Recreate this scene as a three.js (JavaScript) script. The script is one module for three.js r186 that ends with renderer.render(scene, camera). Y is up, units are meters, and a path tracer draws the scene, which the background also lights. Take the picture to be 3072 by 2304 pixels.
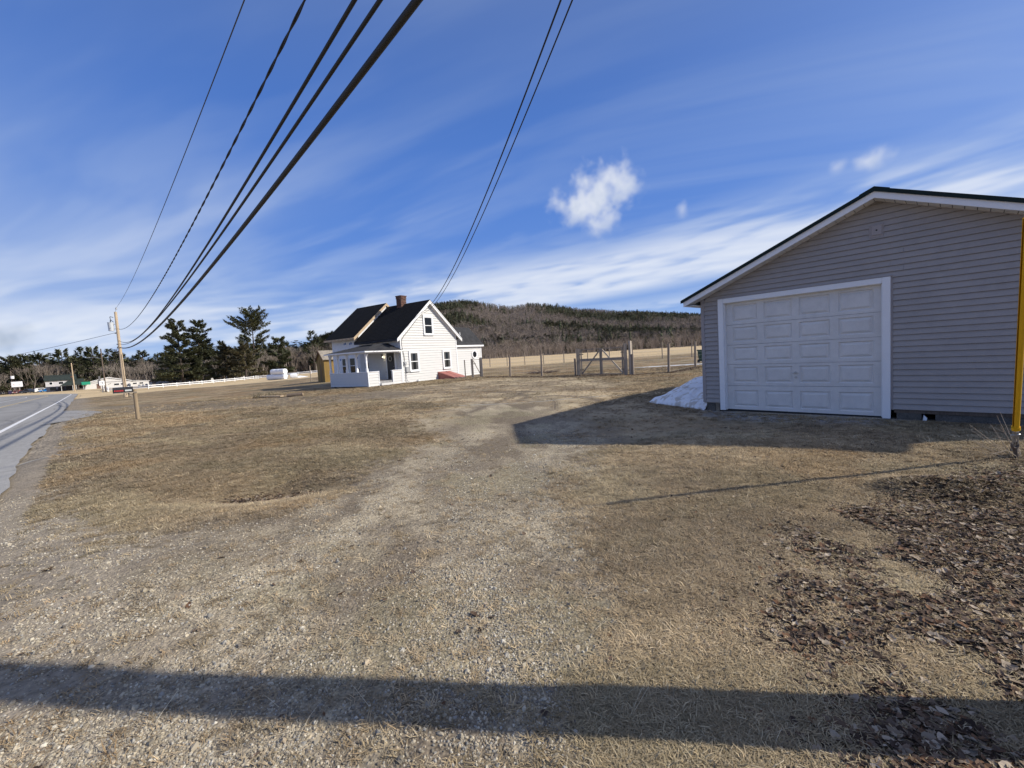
import * as THREE from 'three';
import { mergeGeometries } from 'three/addons/utils/BufferGeometryUtils.js';
import { RoundedBoxGeometry } from 'three/addons/geometries/RoundedBoxGeometry.js';

// ------------------------------------------------------------------ camera, sun, sky, exposure
const R = THREE.MathUtils.degToRad;
const scene = new THREE.Scene();
const EYE = 1.55;
const camera = new THREE.PerspectiveCamera(85.34, 4 / 3, 0.05, 6000);
camera.rotation.order = 'XYZ';
camera.position.set(0, EYE, 0);
camera.rotation.set(R(-3.87), 0, R(-3.52));
scene.add(camera);

const renderer = new THREE.WebGLRenderer({ antialias: true });
renderer.toneMapping = THREE.LinearToneMapping;
renderer.toneMappingExposure = 1.12;
renderer.shadowMap.enabled = true;
renderer.shadowMap.type = THREE.PCFSoftShadowMap;

const SUN_AZ = R(96.5), SUN_EL = R(33.5);
const SUN = new THREE.Vector3(Math.sin(SUN_AZ) * Math.cos(SUN_EL), Math.sin(SUN_EL), -Math.cos(SUN_AZ) * Math.cos(SUN_EL));
const sun = new THREE.DirectionalLight(new THREE.Color(1.0, 0.92, 0.79), 4.8);
sun.position.copy(SUN).multiplyScalar(160);
sun.castShadow = true; sun.shadow.radius = 1.5;
sun.shadow.mapSize.set(4096, 4096);
sun.shadow.camera.left = -90; sun.shadow.camera.right = 90; sun.shadow.camera.top = 90; sun.shadow.camera.bottom = -90;
sun.shadow.camera.near = 1; sun.shadow.camera.far = 500;
sun.shadow.bias = -0.0004; sun.shadow.normalBias = 0.02;
scene.add(sun, sun.target);

// ------------------------------------------------------------------ numbers and noise
function rng(a) { return () => { a |= 0; a = a + 0x6D2B79F5 | 0; let t = Math.imul(a ^ a >>> 15, 1 | a); t = t + Math.imul(t ^ t >>> 7, 61 | t) ^ t; return ((t ^ t >>> 14) >>> 0) / 4294967296; }; }
function hash(ix, iy, s) { let h = Math.imul(ix, 374761393) + Math.imul(iy, 668265263) + Math.imul(s, 2147483647 ^ 0x5bd1e995) | 0; h = Math.imul(h ^ h >>> 13, 1274126177); h ^= h >>> 16; return (h >>> 0) / 4294967296; }
function vn(x, y, s) {
  const ix = Math.floor(x), iy = Math.floor(y); let fx = x - ix, fy = y - iy;
  fx = fx * fx * (3 - 2 * fx); fy = fy * fy * (3 - 2 * fy);
  const a = hash(ix, iy, s), b = hash(ix + 1, iy, s), c = hash(ix, iy + 1, s), d = hash(ix + 1, iy + 1, s);
  return a + (b - a) * fx + (c - a) * fy + (a - b - c + d) * fx * fy;
}
function fbm(x, y, s, o = 4) { let v = 0, a = 0.5, n = 0; for (let i = 0; i < o; i++) { v += a * vn(x, y, s + i * 17); n += a; a *= 0.5; x = x * 2.03 + 7.1; y = y * 2.03 - 3.7; } return v / n; }
const clamp = (x, a = 0, b = 1) => Math.min(b, Math.max(a, x));
const ss = (a, b, x) => { const t = clamp((x - a) / (b - a)); return t * t * (3 - 2 * t); };
const lerp = (a, b, t) => a + (b - a) * t;
function table(x, xs, ys) { if (x <= xs[0]) return ys[0]; for (let i = 1; i < xs.length; i++) if (x <= xs[i]) return lerp(ys[i - 1], ys[i], (x - xs[i - 1]) / (xs[i] - xs[i - 1])); return ys[ys.length - 1]; }
const mix3 = (a, b, t) => [lerp(a[0], b[0], t), lerp(a[1], b[1], t), lerp(a[2], b[2], t)];

// ------------------------------------------------------------------ the sky: air, cirrus bands, a few small cumulus
{
  const W = 3072, Hh = 1536, data = new Float32Array(W * Hh * 4);
  const puffs = [ // azimuth, elevation, half width, half height (degrees), strength
    [12.4, 19.2, 4.6, 3.3, .9, 1], [9.8, 18.3, 3.8, 2.3, .85, 2], [12.6, 16.2, 2.8, 2.5, .75, 3], [15.0, 20.2, 3.2, 2.7, .85, 4],
    [41.2, 16.9, 1.9, 1.1, .65, 5], [38.4, 17.0, 1.0, 1.0, .4, 6], [23.0, 15.9, .9, 1.1, .4, 7],
    [-50.4, 4.2, 2.2, 1.5, -.5, 8], [96, 21, 4.5, 2.2, .9, 9], [-118, 17, 5, 2.4, .9, 10], [168, 24, 4, 2.2, .8, 11], [-160, 14, 5, 2, .9, 12], [62, 27, 3.2, 1.8, .7, 13], [-84, 30, 4, 2, .7, 14]];
  for (let j = 0; j < Hh; j++) {
    const el = ((j + .5) / Hh - .5) * 180;
    for (let i = 0; i < W; i++) {
      const th = ((i + .5) / W - .5) * 2 * Math.PI, k = (j * W + i) * 4;
      if (el < -0.5) { data[k] = .30; data[k + 1] = .30; data[k + 2] = .30; data[k + 3] = 1; continue; }
      const ce = Math.cos(R(el)), dx = Math.cos(th) * ce, dz = Math.sin(th) * ce, dy = Math.sin(R(el));
      const az = Math.atan2(dx, -dz) * 180 / Math.PI;
      // clear air: deep blue high up, paler towards the horizon
      const t = Math.pow(clamp(1 - el / 62), 1.0), low = Math.exp(-Math.max(el, 0) / 7.5);
      let c = mix3([.045, .108, .345], [.082, .215, .64], ss(.1, .82, t));
      c = mix3(c, [.40, .60, .90], low * .85);
      const sd = dx * SUN.x + dy * SUN.y + dz * SUN.z, glow = Math.pow(clamp(sd * .5 + .5), 9);
      c = [c[0] + glow * .28, c[1] + glow * .30, c[2] + glow * .30];
      // cirrus: a sheet seen in perspective, drawn out along one direction
      const inv = 1 / (dy + .085), px = dx * inv, pz = dz * inv;
      const ca = .93, sa = .37, ux = px * ca + pz * sa, uz = -px * sa + pz * ca;
      const wx = fbm(ux * .45, uz * .45, 31, 3) - .5, wz = fbm(ux * .4 + 9, uz * .4, 37, 3) - .5;
      const big = fbm(ux * .34 + wx * .8, uz * .62 + wz * 1.0, 41, 4);
      const str = fbm(ux * .55 + wx * 1.6, uz * 3.1 + wz * 2.6, 53, 5);
      const fine = fbm(ux * 2.2 + wx * 4, uz * 9 + wz * 5, 59, 3);
      let d = ss(.42, .72, big * .55 + str * .45) * (.62 + .6 * fine);
      d *= lerp(.07, .62, ss(19, 7, el));
      // bands close above the horizon
      const tilt = el - 1.2 * Math.sin(R(az * 1.4 + 20)) - .06 * az;
      const bands = fbm(az * .055 + 3, tilt * .38, 67, 4), bf = fbm(az * .16 + bands * 3, tilt * 1.15, 71, 4);
      const inband = ss(4.2, 6.4, tilt) * ss(15.5, 8.8, tilt);
      d = Math.max(d, inband * ss(.22, .56, bands * .66 + bf * .34) * (.70 + .26 * fine));
      const lowband = ss(.0, 2.0, el) * ss(7, 3.5, tilt + 1.0) * ss(.42, .66, bf * .6 + bands * .4) * .55;
      d = Math.max(d, lowband);
      // thin high cloud; its dense overhead part is added to neutralise blue fill
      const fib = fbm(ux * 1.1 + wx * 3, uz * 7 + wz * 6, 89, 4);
      const veilAndFill = .62 * ss(28, 56, el) * (.6 + .8 * big) + .17 * ss(.46, .76, fib * .6 + big * .4) * ss(8, 16, el) + .13 * ss(.40, .75, fbm(ux * .3 + 5, uz * .5 + 2, 83, 4)) + .14 * ss(.45, .8, str) * ss(60, 25, el);
      d = clamp(d * .93 + veilAndFill * (1 - d));
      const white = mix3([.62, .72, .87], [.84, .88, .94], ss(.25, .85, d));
      const hi = ss(10, 36, el); const w2 = mix3(white, mix3([.27, .37, .60], [.62, .62, .64], ss(36, 58, el)), hi * .85);  // grey-white tone overhead belongs to the added cloud that neutralises fill light
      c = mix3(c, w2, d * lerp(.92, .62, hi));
      // small cumulus
      for (const p of puffs) {
        let da = az - p[0]; if (da > 180) da -= 360; if (da < -180) da += 360;
        if (Math.abs(da) > p[2] * 2.4 || Math.abs(el - p[1]) > p[3] * 2.4) continue;
        const nx = fbm(az * .55, el * .55, 91 + p[5], 3) - .5, ny = fbm(az * .55 + 40, el * .55, 97 + p[5], 3) - .5;
        const n2 = fbm(az * 1.5 + nx, el * 1.7 + ny, 101, 5) - .5;
        const q = Math.hypot((da + nx * p[2] * 1.1) / p[2], (el - p[1] + ny * p[3] * 1.1) / p[3]) + n2 * .55;
        const a = Math.pow(ss(1.15, .0, q), 1.15) * Math.abs(p[4]);
        const tone = p[4] < 0 ? [.22, .30, .42] : mix3([.50, .58, .74], [.86, .88, .93], clamp(.55 + (el - p[1]) / p[3] * .35 + n2 * .9));
        c = mix3(c, tone, a);
      }
      data[k] = c[0] * .92; data[k + 1] = c[1] * .92; data[k + 2] = c[2] * .92; data[k + 3] = 1;
    }
  }
  const sky = new THREE.DataTexture(data, W, Hh, THREE.RGBAFormat, THREE.FloatType);
  sky.mapping = THREE.EquirectangularReflectionMapping; sky.magFilter = THREE.LinearFilter; sky.minFilter = THREE.LinearFilter; sky.wrapS = THREE.RepeatWrapping; sky.needsUpdate = true;
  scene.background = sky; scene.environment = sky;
}

// ------------------------------------------------------------------ names, things, parts
const taken = new Map();
function numbered(name) { const n = taken.get(name) ?? 0; taken.set(name, n + 1); return n ? `${name}_${String(n).padStart(3, '0')}` : name; }
function metres(g) { // box-projected texture coordinates in metres
  if (g.index) g = g.toNonIndexed();
  const p = g.attributes.position, n = p.count, uv = new Float32Array(n * 2);
  const a = new THREE.Vector3(), b = new THREE.Vector3(), c = new THREE.Vector3();
  for (let i = 0; i < n; i += 3) {
    a.fromBufferAttribute(p, i); b.fromBufferAttribute(p, i + 1).sub(a); c.fromBufferAttribute(p, i + 2).sub(a); b.cross(c);
    const ax = Math.abs(b.x), ay = Math.abs(b.y), az = Math.abs(b.z);
    for (let k = i; k < i + 3; k++) {
      const x = p.getX(k), y = p.getY(k), z = p.getZ(k);
      if (ax >= ay && ax >= az) { uv[k * 2] = z; uv[k * 2 + 1] = y; } else if (ay >= az) { uv[k * 2] = x; uv[k * 2 + 1] = z; } else { uv[k * 2] = x; uv[k * 2 + 1] = y; }
    }
  }
  g.setAttribute('uv', new THREE.BufferAttribute(uv, 2));
  return g;
}
const merge = (list) => mergeGeometries(list.map((g) => { const o = g.index ? g.toNonIndexed() : g; for (const k of Object.keys(o.attributes)) if (!['position', 'normal', 'uv'].includes(k)) o.deleteAttribute(k); return o; }));
function mesh(geo, mat) { const m = new THREE.Mesh(geo, mat); m.castShadow = true; m.receiveShadow = true; return m; }
function part(name, geo, mat, parent, keepUv) { // a named part under its thing
  if (Array.isArray(geo)) geo = merge(geo);
  const m = mesh(keepUv ? geo : metres(geo), mat); m.name = name; parent.add(m); return m;
}
function thing(name, label, category, [x, y, z] = [0, 0, 0], turn = 0, group) {
  const o = new THREE.Group(); o.name = numbered(name); o.position.set(x, y, z); o.rotation.y = turn;
  o.userData = { label, category }; if (group) o.userData.group = group;
  scene.add(o); return o;
}
function single(name, geo, mat, label, category, group, kind, keepUv) { // a thing that is one mesh
  if (Array.isArray(geo)) geo = merge(geo);
  const m = mesh(keepUv ? geo : metres(geo), mat); m.name = numbered(name);
  m.userData = {}; if (label) m.userData.label = label; if (category) m.userData.category = category; if (group) m.userData.group = group; if (kind) m.userData.kind = kind;
  scene.add(m); return m;
}
function structure(name, geo, mat, keepUv = true) { return single(name, geo, mat, null, null, null, 'structure', keepUv); }
function copy(root, pos, turn, label, scale, group) {
  const r = root.clone(); r.name = numbered(root.name.replace(/_\d{3}$/, '')); r.userData = { ...root.userData };
  r.position.set(...pos); if (turn !== undefined) r.rotation.y = turn; if (scale) Array.isArray(scale) ? r.scale.set(...scale) : r.scale.setScalar(scale);
  if (label) r.userData.label = label; if (group) r.userData.group = group; scene.add(r); return r;
}
const bx = (w, h, d, x = 0, y = 0, z = 0) => new THREE.BoxGeometry(w, h, d).translate(x, y, z);
const bb = (x0, x1, y0, y1, z0, z1) => bx(x1 - x0, y1 - y0, z1 - z0, (x0 + x1) / 2, (y0 + y1) / 2, (z0 + z1) / 2);
const rb = (x0, x1, y0, y1, z0, z1, r = .006) => new RoundedBoxGeometry(x1 - x0, y1 - y0, z1 - z0, 1, r).translate((x0 + x1) / 2, (y0 + y1) / 2, (z0 + z1) / 2);
function rod(a, b, r0, r1 = r0, n = 8, open = false) { // tapered cylinder from a to b
  const va = new THREE.Vector3(...a), d = new THREE.Vector3(...b).sub(va), L = d.length();
  const g = new THREE.CylinderGeometry(r1, r0, L, n, 1, open).translate(0, L / 2, 0);
  g.applyQuaternion(new THREE.Quaternion().setFromUnitVectors(new THREE.Vector3(0, 1, 0), d.normalize()));
  return g.translate(...a);
}
function beam(a, b, w, h) { // squared timber from a to b, w across and h upright
  const va = new THREE.Vector3(...a), vb = new THREE.Vector3(...b), d = vb.clone().sub(va), L = d.length(); d.normalize();
  const up = Math.abs(d.y) > .99 ? new THREE.Vector3(0, 0, 1) : new THREE.Vector3(0, 1, 0), s = new THREE.Vector3().crossVectors(up, d).normalize(), u = new THREE.Vector3().crossVectors(d, s);
  const m = new THREE.Matrix4().makeBasis(s, u, d); m.setPosition(va.clone().add(vb).multiplyScalar(.5));
  return new THREE.BoxGeometry(w, h, L).applyMatrix4(m);
}
function quads(verts, faces) { // polygons given as index lists, flat shaded
  const out = [];
  for (const f of faces) for (let i = 1; i + 1 < f.length; i++) out.push(...verts[f[0]], ...verts[f[i]], ...verts[f[i + 1]]);
  const g = new THREE.BufferGeometry(); g.setAttribute('position', new THREE.Float32BufferAttribute(out, 3)); g.setAttribute('uv', new THREE.Float32BufferAttribute(new Float32Array(out.length / 3 * 2), 2)); g.computeVertexNormals(); return g;
}
const hexa = (v) => quads(v, [[0, 3, 2, 1], [4, 5, 6, 7], [0, 1, 5, 4], [1, 2, 6, 5], [2, 3, 7, 6], [3, 0, 4, 7]]);
// a clapboard across a wall in the x-y plane: thick at its lower edge, ends cut to the lines given
const board = (xl0, xr0, xl1, xr1, y0, y1, tb = .017, tt = .004, z = 0) => hexa([[xl0, y0, z], [xr0, y0, z], [xr1, y1, z], [xl1, y1, z], [xl0, y0, z + tb], [xr0, y0, z + tb], [xr1, y1, z + tt], [xl1, y1, z + tt]]);
function extrude(pts, depth, bevel = 0) { const s = new THREE.Shape(pts.map((p) => new THREE.Vector2(...p))); return new THREE.ExtrudeGeometry(s, { depth, bevelEnabled: bevel > 0, bevelSize: bevel, bevelThickness: bevel, bevelSegments: 1, curveSegments: 6 }); }
function wirePts(a, b, sag, n = 40) { const p = []; for (let i = 0; i <= n; i++) { const t = i / n; p.push(new THREE.Vector3(lerp(a[0], b[0], t), lerp(a[1], b[1], t) - 4 * sag * t * (1 - t), lerp(a[2], b[2], t))); } return p; }
const tube = (pts, r, seg, n = 6) => new THREE.TubeGeometry(new THREE.CatmullRomCurve3(pts), seg ?? pts.length * 2, r, n);

// ------------------------------------------------------------------ materials
function tex(w, h, fn, srgb = true) { // fn(u, v) gives linear r, g, b; stored as sRGB bytes
  const d = new Uint8Array(w * h * 4), e = (x) => { x = clamp(x); return 255 * (x <= .0031308 ? 12.92 * x : 1.055 * Math.pow(x, 1 / 2.4) - .055); };
  for (let j = 0; j < h; j++) for (let i = 0; i < w; i++) { const c = fn((i + .5) / w, (j + .5) / h), k = (j * w + i) * 4; for (let q = 0; q < 3; q++) d[k + q] = srgb ? e(c[q]) : clamp(c[q]) * 255; d[k + 3] = 255; }
  const t = new THREE.DataTexture(d, w, h); t.magFilter = THREE.LinearFilter; t.minFilter = THREE.LinearMipmapLinearFilter; t.generateMipmaps = true; t.wrapS = t.wrapT = THREE.RepeatWrapping; if (srgb) t.colorSpace = THREE.SRGBColorSpace; t.needsUpdate = true; return t;
}
// noise that repeats without a seam over the unit square
function tn(u, v, n, m, s) { const x = u * n, y = v * m, ix = Math.floor(x), iy = Math.floor(y); let fx = x - ix, fy = y - iy; fx = fx * fx * (3 - 2 * fx); fy = fy * fy * (3 - 2 * fy); const w = (a, b) => hash(((a % n) + n) % n, ((b % m) + m) % m, s); const a = w(ix, iy), b = w(ix + 1, iy), c = w(ix, iy + 1), d = w(ix + 1, iy + 1); return a + (b - a) * fx + (c - a) * fy + (a - b - c + d) * fx * fy; }
const worn = tex(512, 512, (u, v) => { const s = .86 + .10 * tn(u, v, 5, 5, 1) + .08 * tn(u, v, 23, 23, 2) + .06 * tn(u, v, 120, 120, 3) - .05; return [s, s, s]; });
const clean = tex(256, 256, (u, v) => { const s = .95 + .03 * tn(u, v, 7, 7, 8) + .03 * tn(u, v, 60, 60, 9); return [s, s, s]; });
const grained = tex(256, 512, (u, v) => { const g = tn(u, v, 60, 4, 5), f = tn(u, v, 120, 14, 6), b = tn(u, v, 6, 3, 7); const s = .55 + .3 * g + .15 * f + .18 * (b - .5); return [s, s * .98, s * .95]; });
const mottled = tex(512, 512, (u, v) => { const s = .55 + .35 * tn(u, v, 9, 9, 11) + .35 * (tn(u, v, 60, 60, 12) - .5) + .4 * (tn(u, v, 200, 200, 13) - .5); return [s, s, s]; });
const vinylgrain = tex(256, 256, (u, v) => { const s = .5 + .5 * tn(u, v, 12, 90, 15) * .6 + .3 * tn(u, v, 40, 160, 16); return [s, s, s]; }, false);
function mat(rgb, o = {}) { const { rep, map, ...rest } = o; const m = new (o.specularIntensity !== undefined ? THREE.MeshPhysicalMaterial : THREE.MeshStandardMaterial)({ roughness: .8, metalness: 0, ...rest }); m.color.setRGB(...rgb); if (map) { m.map = map.clone(); m.map.needsUpdate = true; m.map.repeat.set(...(rep ?? [1, 1])); } return m; }
const M = {
  white: mat([.62, .62, .61], { map: clean, rep: [.7, .7], roughness: .6 }),
  whiteTrim: mat([.82, .83, .84], { map: clean, rep: [.9, .9], roughness: .45 }),
  vinyl: mat([.365, .338, .322], { map: worn, rep: [.45, .45], roughness: .55, bumpMap: vinylgrain, bumpScale: .0006 }),
  vinylPost: mat([.345, .315, .31], { map: worn, rep: [.6, .6], roughness: .5 }),
  doorWhite: mat([.72, .705, .68], { map: worn, rep: [.5, .5], roughness: .42, bumpMap: vinylgrain, bumpScale: .0004 }),
  soffit: mat([.80, .79, .76], { map: worn, roughness: .6 }),
  greenMetal: mat([.006, .017, .015], { map: worn, rep: [.5, .5], roughness: .5, specularIntensity: .4 }),
  dark: mat([.012, .012, .013], { roughness: .7 }),
  concrete: mat([.26, .25, .235], { map: mottled, rep: [1.3, 1.3], roughness: .95 }),
  oldConcrete: mat([.15, .14, .125], { map: mottled, rep: [1.3, 1.3], roughness: .95 }),
  blockTan: mat([.30, .25, .19], { map: mottled, rep: [2, 2], roughness: .95 }),
  galv: mat([.45, .46, .47], { map: worn, roughness: .4, metalness: .7 }),
  black: mat([.016, .016, .017], { roughness: .45 }),
  cable: mat([.012, .012, .013], { roughness: .6 }),
  greyCable: mat([.05, .055, .065], { roughness: .6 }),
  poleWood: mat([.60, .48, .34], { map: grained, rep: [1.4, .35], roughness: .9 }),
  poleDark: mat([.16, .125, .10], { map: grained, rep: [1.4, .35], roughness: .9 }),
  fenceWood: mat([.37, .31, .25], { map: grained, rep: [3, .8], roughness: .95 }),
  gateWood: mat([.38, .335, .285], { map: grained, rep: [3, .8], roughness: .95 }),
  litGateWood: mat([.60, .53, .44], { map: grained, rep: [3, .8], roughness: .95 }),  // gate wood with sunlight put into the colour, for one brace and post
  postWood: mat([.36, .285, .19], { map: grained, rep: [3, .8], roughness: .95 }),
  rawWood: mat([.62, .48, .33], { map: grained, rep: [2, .6], roughness: .9 }),
  plywood: mat([.34, .225, .07], { map: grained, rep: [1, .3], roughness: .9 }),
  shingle: mat([.014, .0145, .016], { map: mottled, rep: [.6, .6], roughness: .95, specularIntensity: .25 }),
  shingleGrey: mat([.06, .061, .065], { map: mottled, rep: [.6, .6], roughness: .95, specularIntensity: .3 }),
  wrap: mat([.78, .80, .83], { map: worn, roughness: .5 }),
  wrapPrint: mat([.10, .19, .42], { roughness: .6 }),
  brick: mat([.17, .085, .066], { map: mottled, rep: [3, 3], roughness: .95 }),
  mortar: mat([.26, .22, .19], { map: mottled, rep: [3, 3], roughness: .95 }),
  bulkhead: mat([.42, .155, .125], { map: worn, rep: [.8, .8], roughness: .6 }),
  bulkSide: mat([.40, .15, .12], { map: worn, rep: [.8, .8], roughness: .7 }),
  glass: new THREE.MeshPhysicalMaterial({ color: new THREE.Color().setRGB(.012, .014, .016), roughness: .06, metalness: 0, specularIntensity: .45 }),
  curtain: mat([.09, .095, .10], { map: grained, rep: [3, .3], roughness: .9 }),
  yellow: mat([.80, .46, .012], { map: worn, rep: [2, .6], roughness: .45 }),
  boxGrey: mat([.36, .37, .38], { roughness: .5 }),
  bale: mat([.82, .84, .87], { map: worn, rep: [1.2, 1.2], roughness: .35 }),
  stoneGrey: mat([.42, .42, .41], { map: mottled, rep: [1.5, 1.5], roughness: .9 }),
  stoneWhite: mat([.72, .71, .68], { map: mottled, rep: [1.5, 1.5], roughness: .9 }),
  stoneDark: mat([.13, .13, .14], { roughness: .5 }),
};

// ------------------------------------------------------------------ the lie of the land
const RD = [-.716, -.698], RN = [.698, -.716];         // along the road, and across it to the right
const roadOff = (x, z) => x * RN[0] + z * RN[1], roadT = (x, z) => x * RD[0] + z * RD[1];
const bump2 = (x, z, cx, cz, rx, rz) => Math.exp(-(((x - cx) / rx) ** 2 + ((z - cz) / rz) ** 2) / 2);
function segDist(x, z, a, b) { const vx = b[0] - a[0], vz = b[1] - a[1], t = clamp(((x - a[0]) * vx + (z - a[1]) * vz) / (vx * vx + vz * vz)); return Math.hypot(x - a[0] - vx * t, z - a[1] - vz * t); }
function lineDist(x, z, p) { let d = 1e9; for (let i = 1; i < p.length; i++) d = Math.min(d, segDist(x, z, p[i - 1], p[i])); return d; }
function landH(x, z) {
  const d = Math.hypot(x, z), az = Math.atan2(x, -z) * 180 / Math.PI;
  const l = table(d, [0, 22, 65, 143, 280, 600], [0, 0, -.5, -1.2, -1.7, -1.7]), r = table(d, [0, 40, 75, 250, 600], [0, 0, .3, .5, .5]);
  let h = Math.abs(az) > 110 ? 0 : lerp(l, r, ss(-38, -14, az));
  h -= .17 * bump2(x, z, .3, -9, 2.4, 2.4);
  if (d < 14) h -= .022 * clamp(x, -4, 4) * Math.exp(-((z + 1.7) ** 2) / 7);
  if (d < 40) {
    h -= .2 * bump2(x, z, -3.55, -5.7, .95, .5) + .05 * Math.exp(-((lineDist(x, z, [[-3.9, -6.1], [-9, -12.5]]) / 1.1) ** 2));
    h += .13 * Math.exp(-((segDist(x, z, [3.85, -4.1], [4.55, -3.85]) / .2) ** 2));
    h += .05 * Math.exp(-((lineDist(x, z, [[-5.5, -6.2], [-10, -11.5]]) / .9) ** 2));
  }
  return h;
}
const nearA = (x, z) => clamp(Math.min(10 - Math.abs(x), z + 14, 2 - z) / 1.2);
function groundY(x, z) {
  let h = landH(x, z);
  const d = Math.hypot(x, z);
  if (d < 80) {
    h += (fbm(x * .35, z * .35, 201, 2) - .5) * .07 * ss(0, 4, d);
    const k = nearA(x, z); if (k > 0) h += k * ((fbm(x * 2.1, z * 2.1, 205, 3) - .5) * .035);
    const gd = garageDist(x, z); if (gd < 1.2) h = lerp(landH(x, z), h, ss(0, 1.2, gd));
  }
  const o = roadOff(x, z); if (o < -.7 && o > -13) h -= .09 * ss(-.75, -1.5, o) * ss(-13, -11, o);
  return h;
}
const GA = [4.9004, .03, -9.4813], GT = R(-47.3);
function garageLocal(x, z) { const dx = x - GA[0], dz = z - GA[2], c = Math.cos(GT), s = Math.sin(GT); return [dx * c - dz * s, dx * s + dz * c]; }
function garageDist(x, z) { const [u, w] = garageLocal(x, z); return Math.hypot(Math.max(-.6 - u, u - 5.8, 0), Math.max(w - .1, -8 - w, 0)); }

// ------------------------------------------------------------------ what the ground is made of, place by place
function sdPoly(p, x, z) {
  let d = 1e9, s = 1;
  for (let i = 0, j = p.length - 1; i < p.length; j = i++) {
    const ex = p[j][0] - p[i][0], ez = p[j][1] - p[i][1], wx = x - p[i][0], wz = z - p[i][1], t = clamp((wx * ex + wz * ez) / (ex * ex + ez * ez));
    d = Math.min(d, (wx - ex * t) ** 2 + (wz - ez * t) ** 2);
    const c1 = z >= p[i][1], c2 = z < p[j][1], c3 = ex * wz > ez * wx; if ((c1 && c2 && c3) || (!c1 && !c2 && !c3)) s = -s;
  }
  return s * Math.sqrt(d);
}
const WHEELS = [[[.9, -12], [-.6, -8.5], [-.35, -6], [.0, -4], [.25, -2.4], [.3, -.5]], [[-.9, -12], [-1.75, -8.5], [-1.6, -6], [-1.9, -4.4], [-3.2, -3.0], [-6, -2]], [[-1.2, -6], [-1.0, -4], [-1.6, -2.6], [-3.5, -1.2]]];
const GRAVEL = [[-16, -14.6], [-9.6, -8.6], [-6.27, -4.94], [-4.9, -4.68], [-3.58, -4.3], [-2.9, -4.5], [-2.55, -5.5], [-2.45, -6.75], [-2.3, -8.3], [-2.0, -9.6], [-2.0, -12.5], [-1.2, -14.5], [.8, -14.2], [1.6, -11.5], [1.6, -8.9], [1.5, -7.2], [1.4, -5.85], [.95, -4.0], [.72, -2.9], [.7, -2.2], [.72, -1.4], [1.0, 0], [2.2, 6], [-2, 8], [-9, 3], [-30, -22], [-30, -30]];
const APRON = [[4.7, -9.9], [6.95, -7.35], [6.35, -6.85], [5.2, -7.6], [4.2, -9.2]];
const YARD = [[-2.0, -9.0], [-2.4, -12], [-3.2, -15], [-6, -17.3], [-8, -20], [-8, -24], [-5, -28], [-1, -30], [4, -26], [5.5, -20], [3.6, -12.4], [4.7, -9.9], [7, -7.2], [5.6, -6.2], [3.2, -6.6], [1.6, -6.8], [.6, -8.5]];
const LANE = [[-30, -29.5], [-21.5, -26.6], [-14.6, -25.2], [-8.2, -22.9], [-4.5, -21.5], [-4.5, -17.6], [-9.8, -17.8], [-13.6, -18.2], [-18, -18.9]];
const LEAFY = [[.95, -1.1], [1.2, -2.25], [1.75, -2.95], [2.5, -3.7], [3.8, -4.25], [5.9, -4.75], [9.5, -4.3], [9.5, 1], [1.5, 1]];
const LEAFLINE = [[-2.3, -33.1], [-.1, -30.5], [2.1, -28.6], [4.4, -26.7], [6.8, -24.2], [9.3, -24.2], [12.8, -28.6]];
const TRACKS = [[[-1.3, -12.3], [-.6, -14.2], [.3, -16.8], [.6, -18.0]], [[1.2, -12.0], [1.35, -13.4], [1.3, -14.6]], [[.5, -15.4], [1.6, -15.2], [2.5, -14.0], [2.7, -12.6]], [[.2, -14.4], [.55, -15.6], [.3, -17.2], [-1.4, -19.0]], [[-6, -20.4], [-1.8, -19.4], [.8, -17.6]], [[-20, -20.8], [-13, -20.2], [-7, -20.1], [-3, -20.6]], [[-21, -22.9], [-13, -22.3], [-7, -21.4], [-2, -21.9]], [[-15.6, -15.8], [-12.6, -14.6], [-10.9, -11.8], [-9.4, -9.3]]];
function cover(x, z) { // shares of gravel, packed yard, lane, leaf litter
  const w1 = fbm(x * .8, z * .8, 211, 3) - .5, w2 = fbm(x * 3.3, z * 3.3, 213, 2) - .5, w = w1 * 1.1 + w2 * .35;
  const g = Math.abs(x) < 32 && z > -32 ? ss(.75, -.75, sdPoly(GRAVEL, x, z) + w * 1.5) : 0;
  const inHouseYard = Math.abs(x) < 34 && z > -36;
  const y = inHouseYard ? ss(1.2, -1.2, sdPoly(YARD, x, z) + w * 2.2) : 0;
  const n = inHouseYard ? ss(.5, -.5, sdPoly(LANE, x, z) + w * 1.4) : 0;
  let l = 0;
  if (x > 0 && z > -6) { const p = fbm(x * 1.15 + 3, z * 1.15, 217, 3); l = ss(.35, -.35, sdPoly(LEAFY, x, z) + w * .7) * ss(.40, .54, p + .20 * ss(2.2, 5.0, x) + .05); }
  if (z < -22 && x > -5 && x < 16) l = Math.max(l, Math.exp(-((lineDist(x, z, LEAFLINE) / .42) ** 2)) * (.85 + w1 * 1.4 + .3 * ss(4, 7, x)));
  l = Math.max(l, bump2(x, z, -3.5, -5.62, .5, .2) * 1.5 - .2, bump2(x, z, -2.95, -12.6, .45, .35) - .2);
  return { g, y, n, l: clamp(l) };
}
const STRAW = [.50, .385, .24], DULL = [.28, .215, .14], OLIVE = [.20, .172, .10], RUST = [.40, .26, .13], PALE = [.47, .40, .255], EARTH = [.15, .115, .085];
const GRAV = [.415, .355, .255], GRAVB = [.275, .232, .168], DAMP = [.155, .125, .093], GREYST = [.32, .315, .30], LITTER = [.085, .06, .045];
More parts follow.
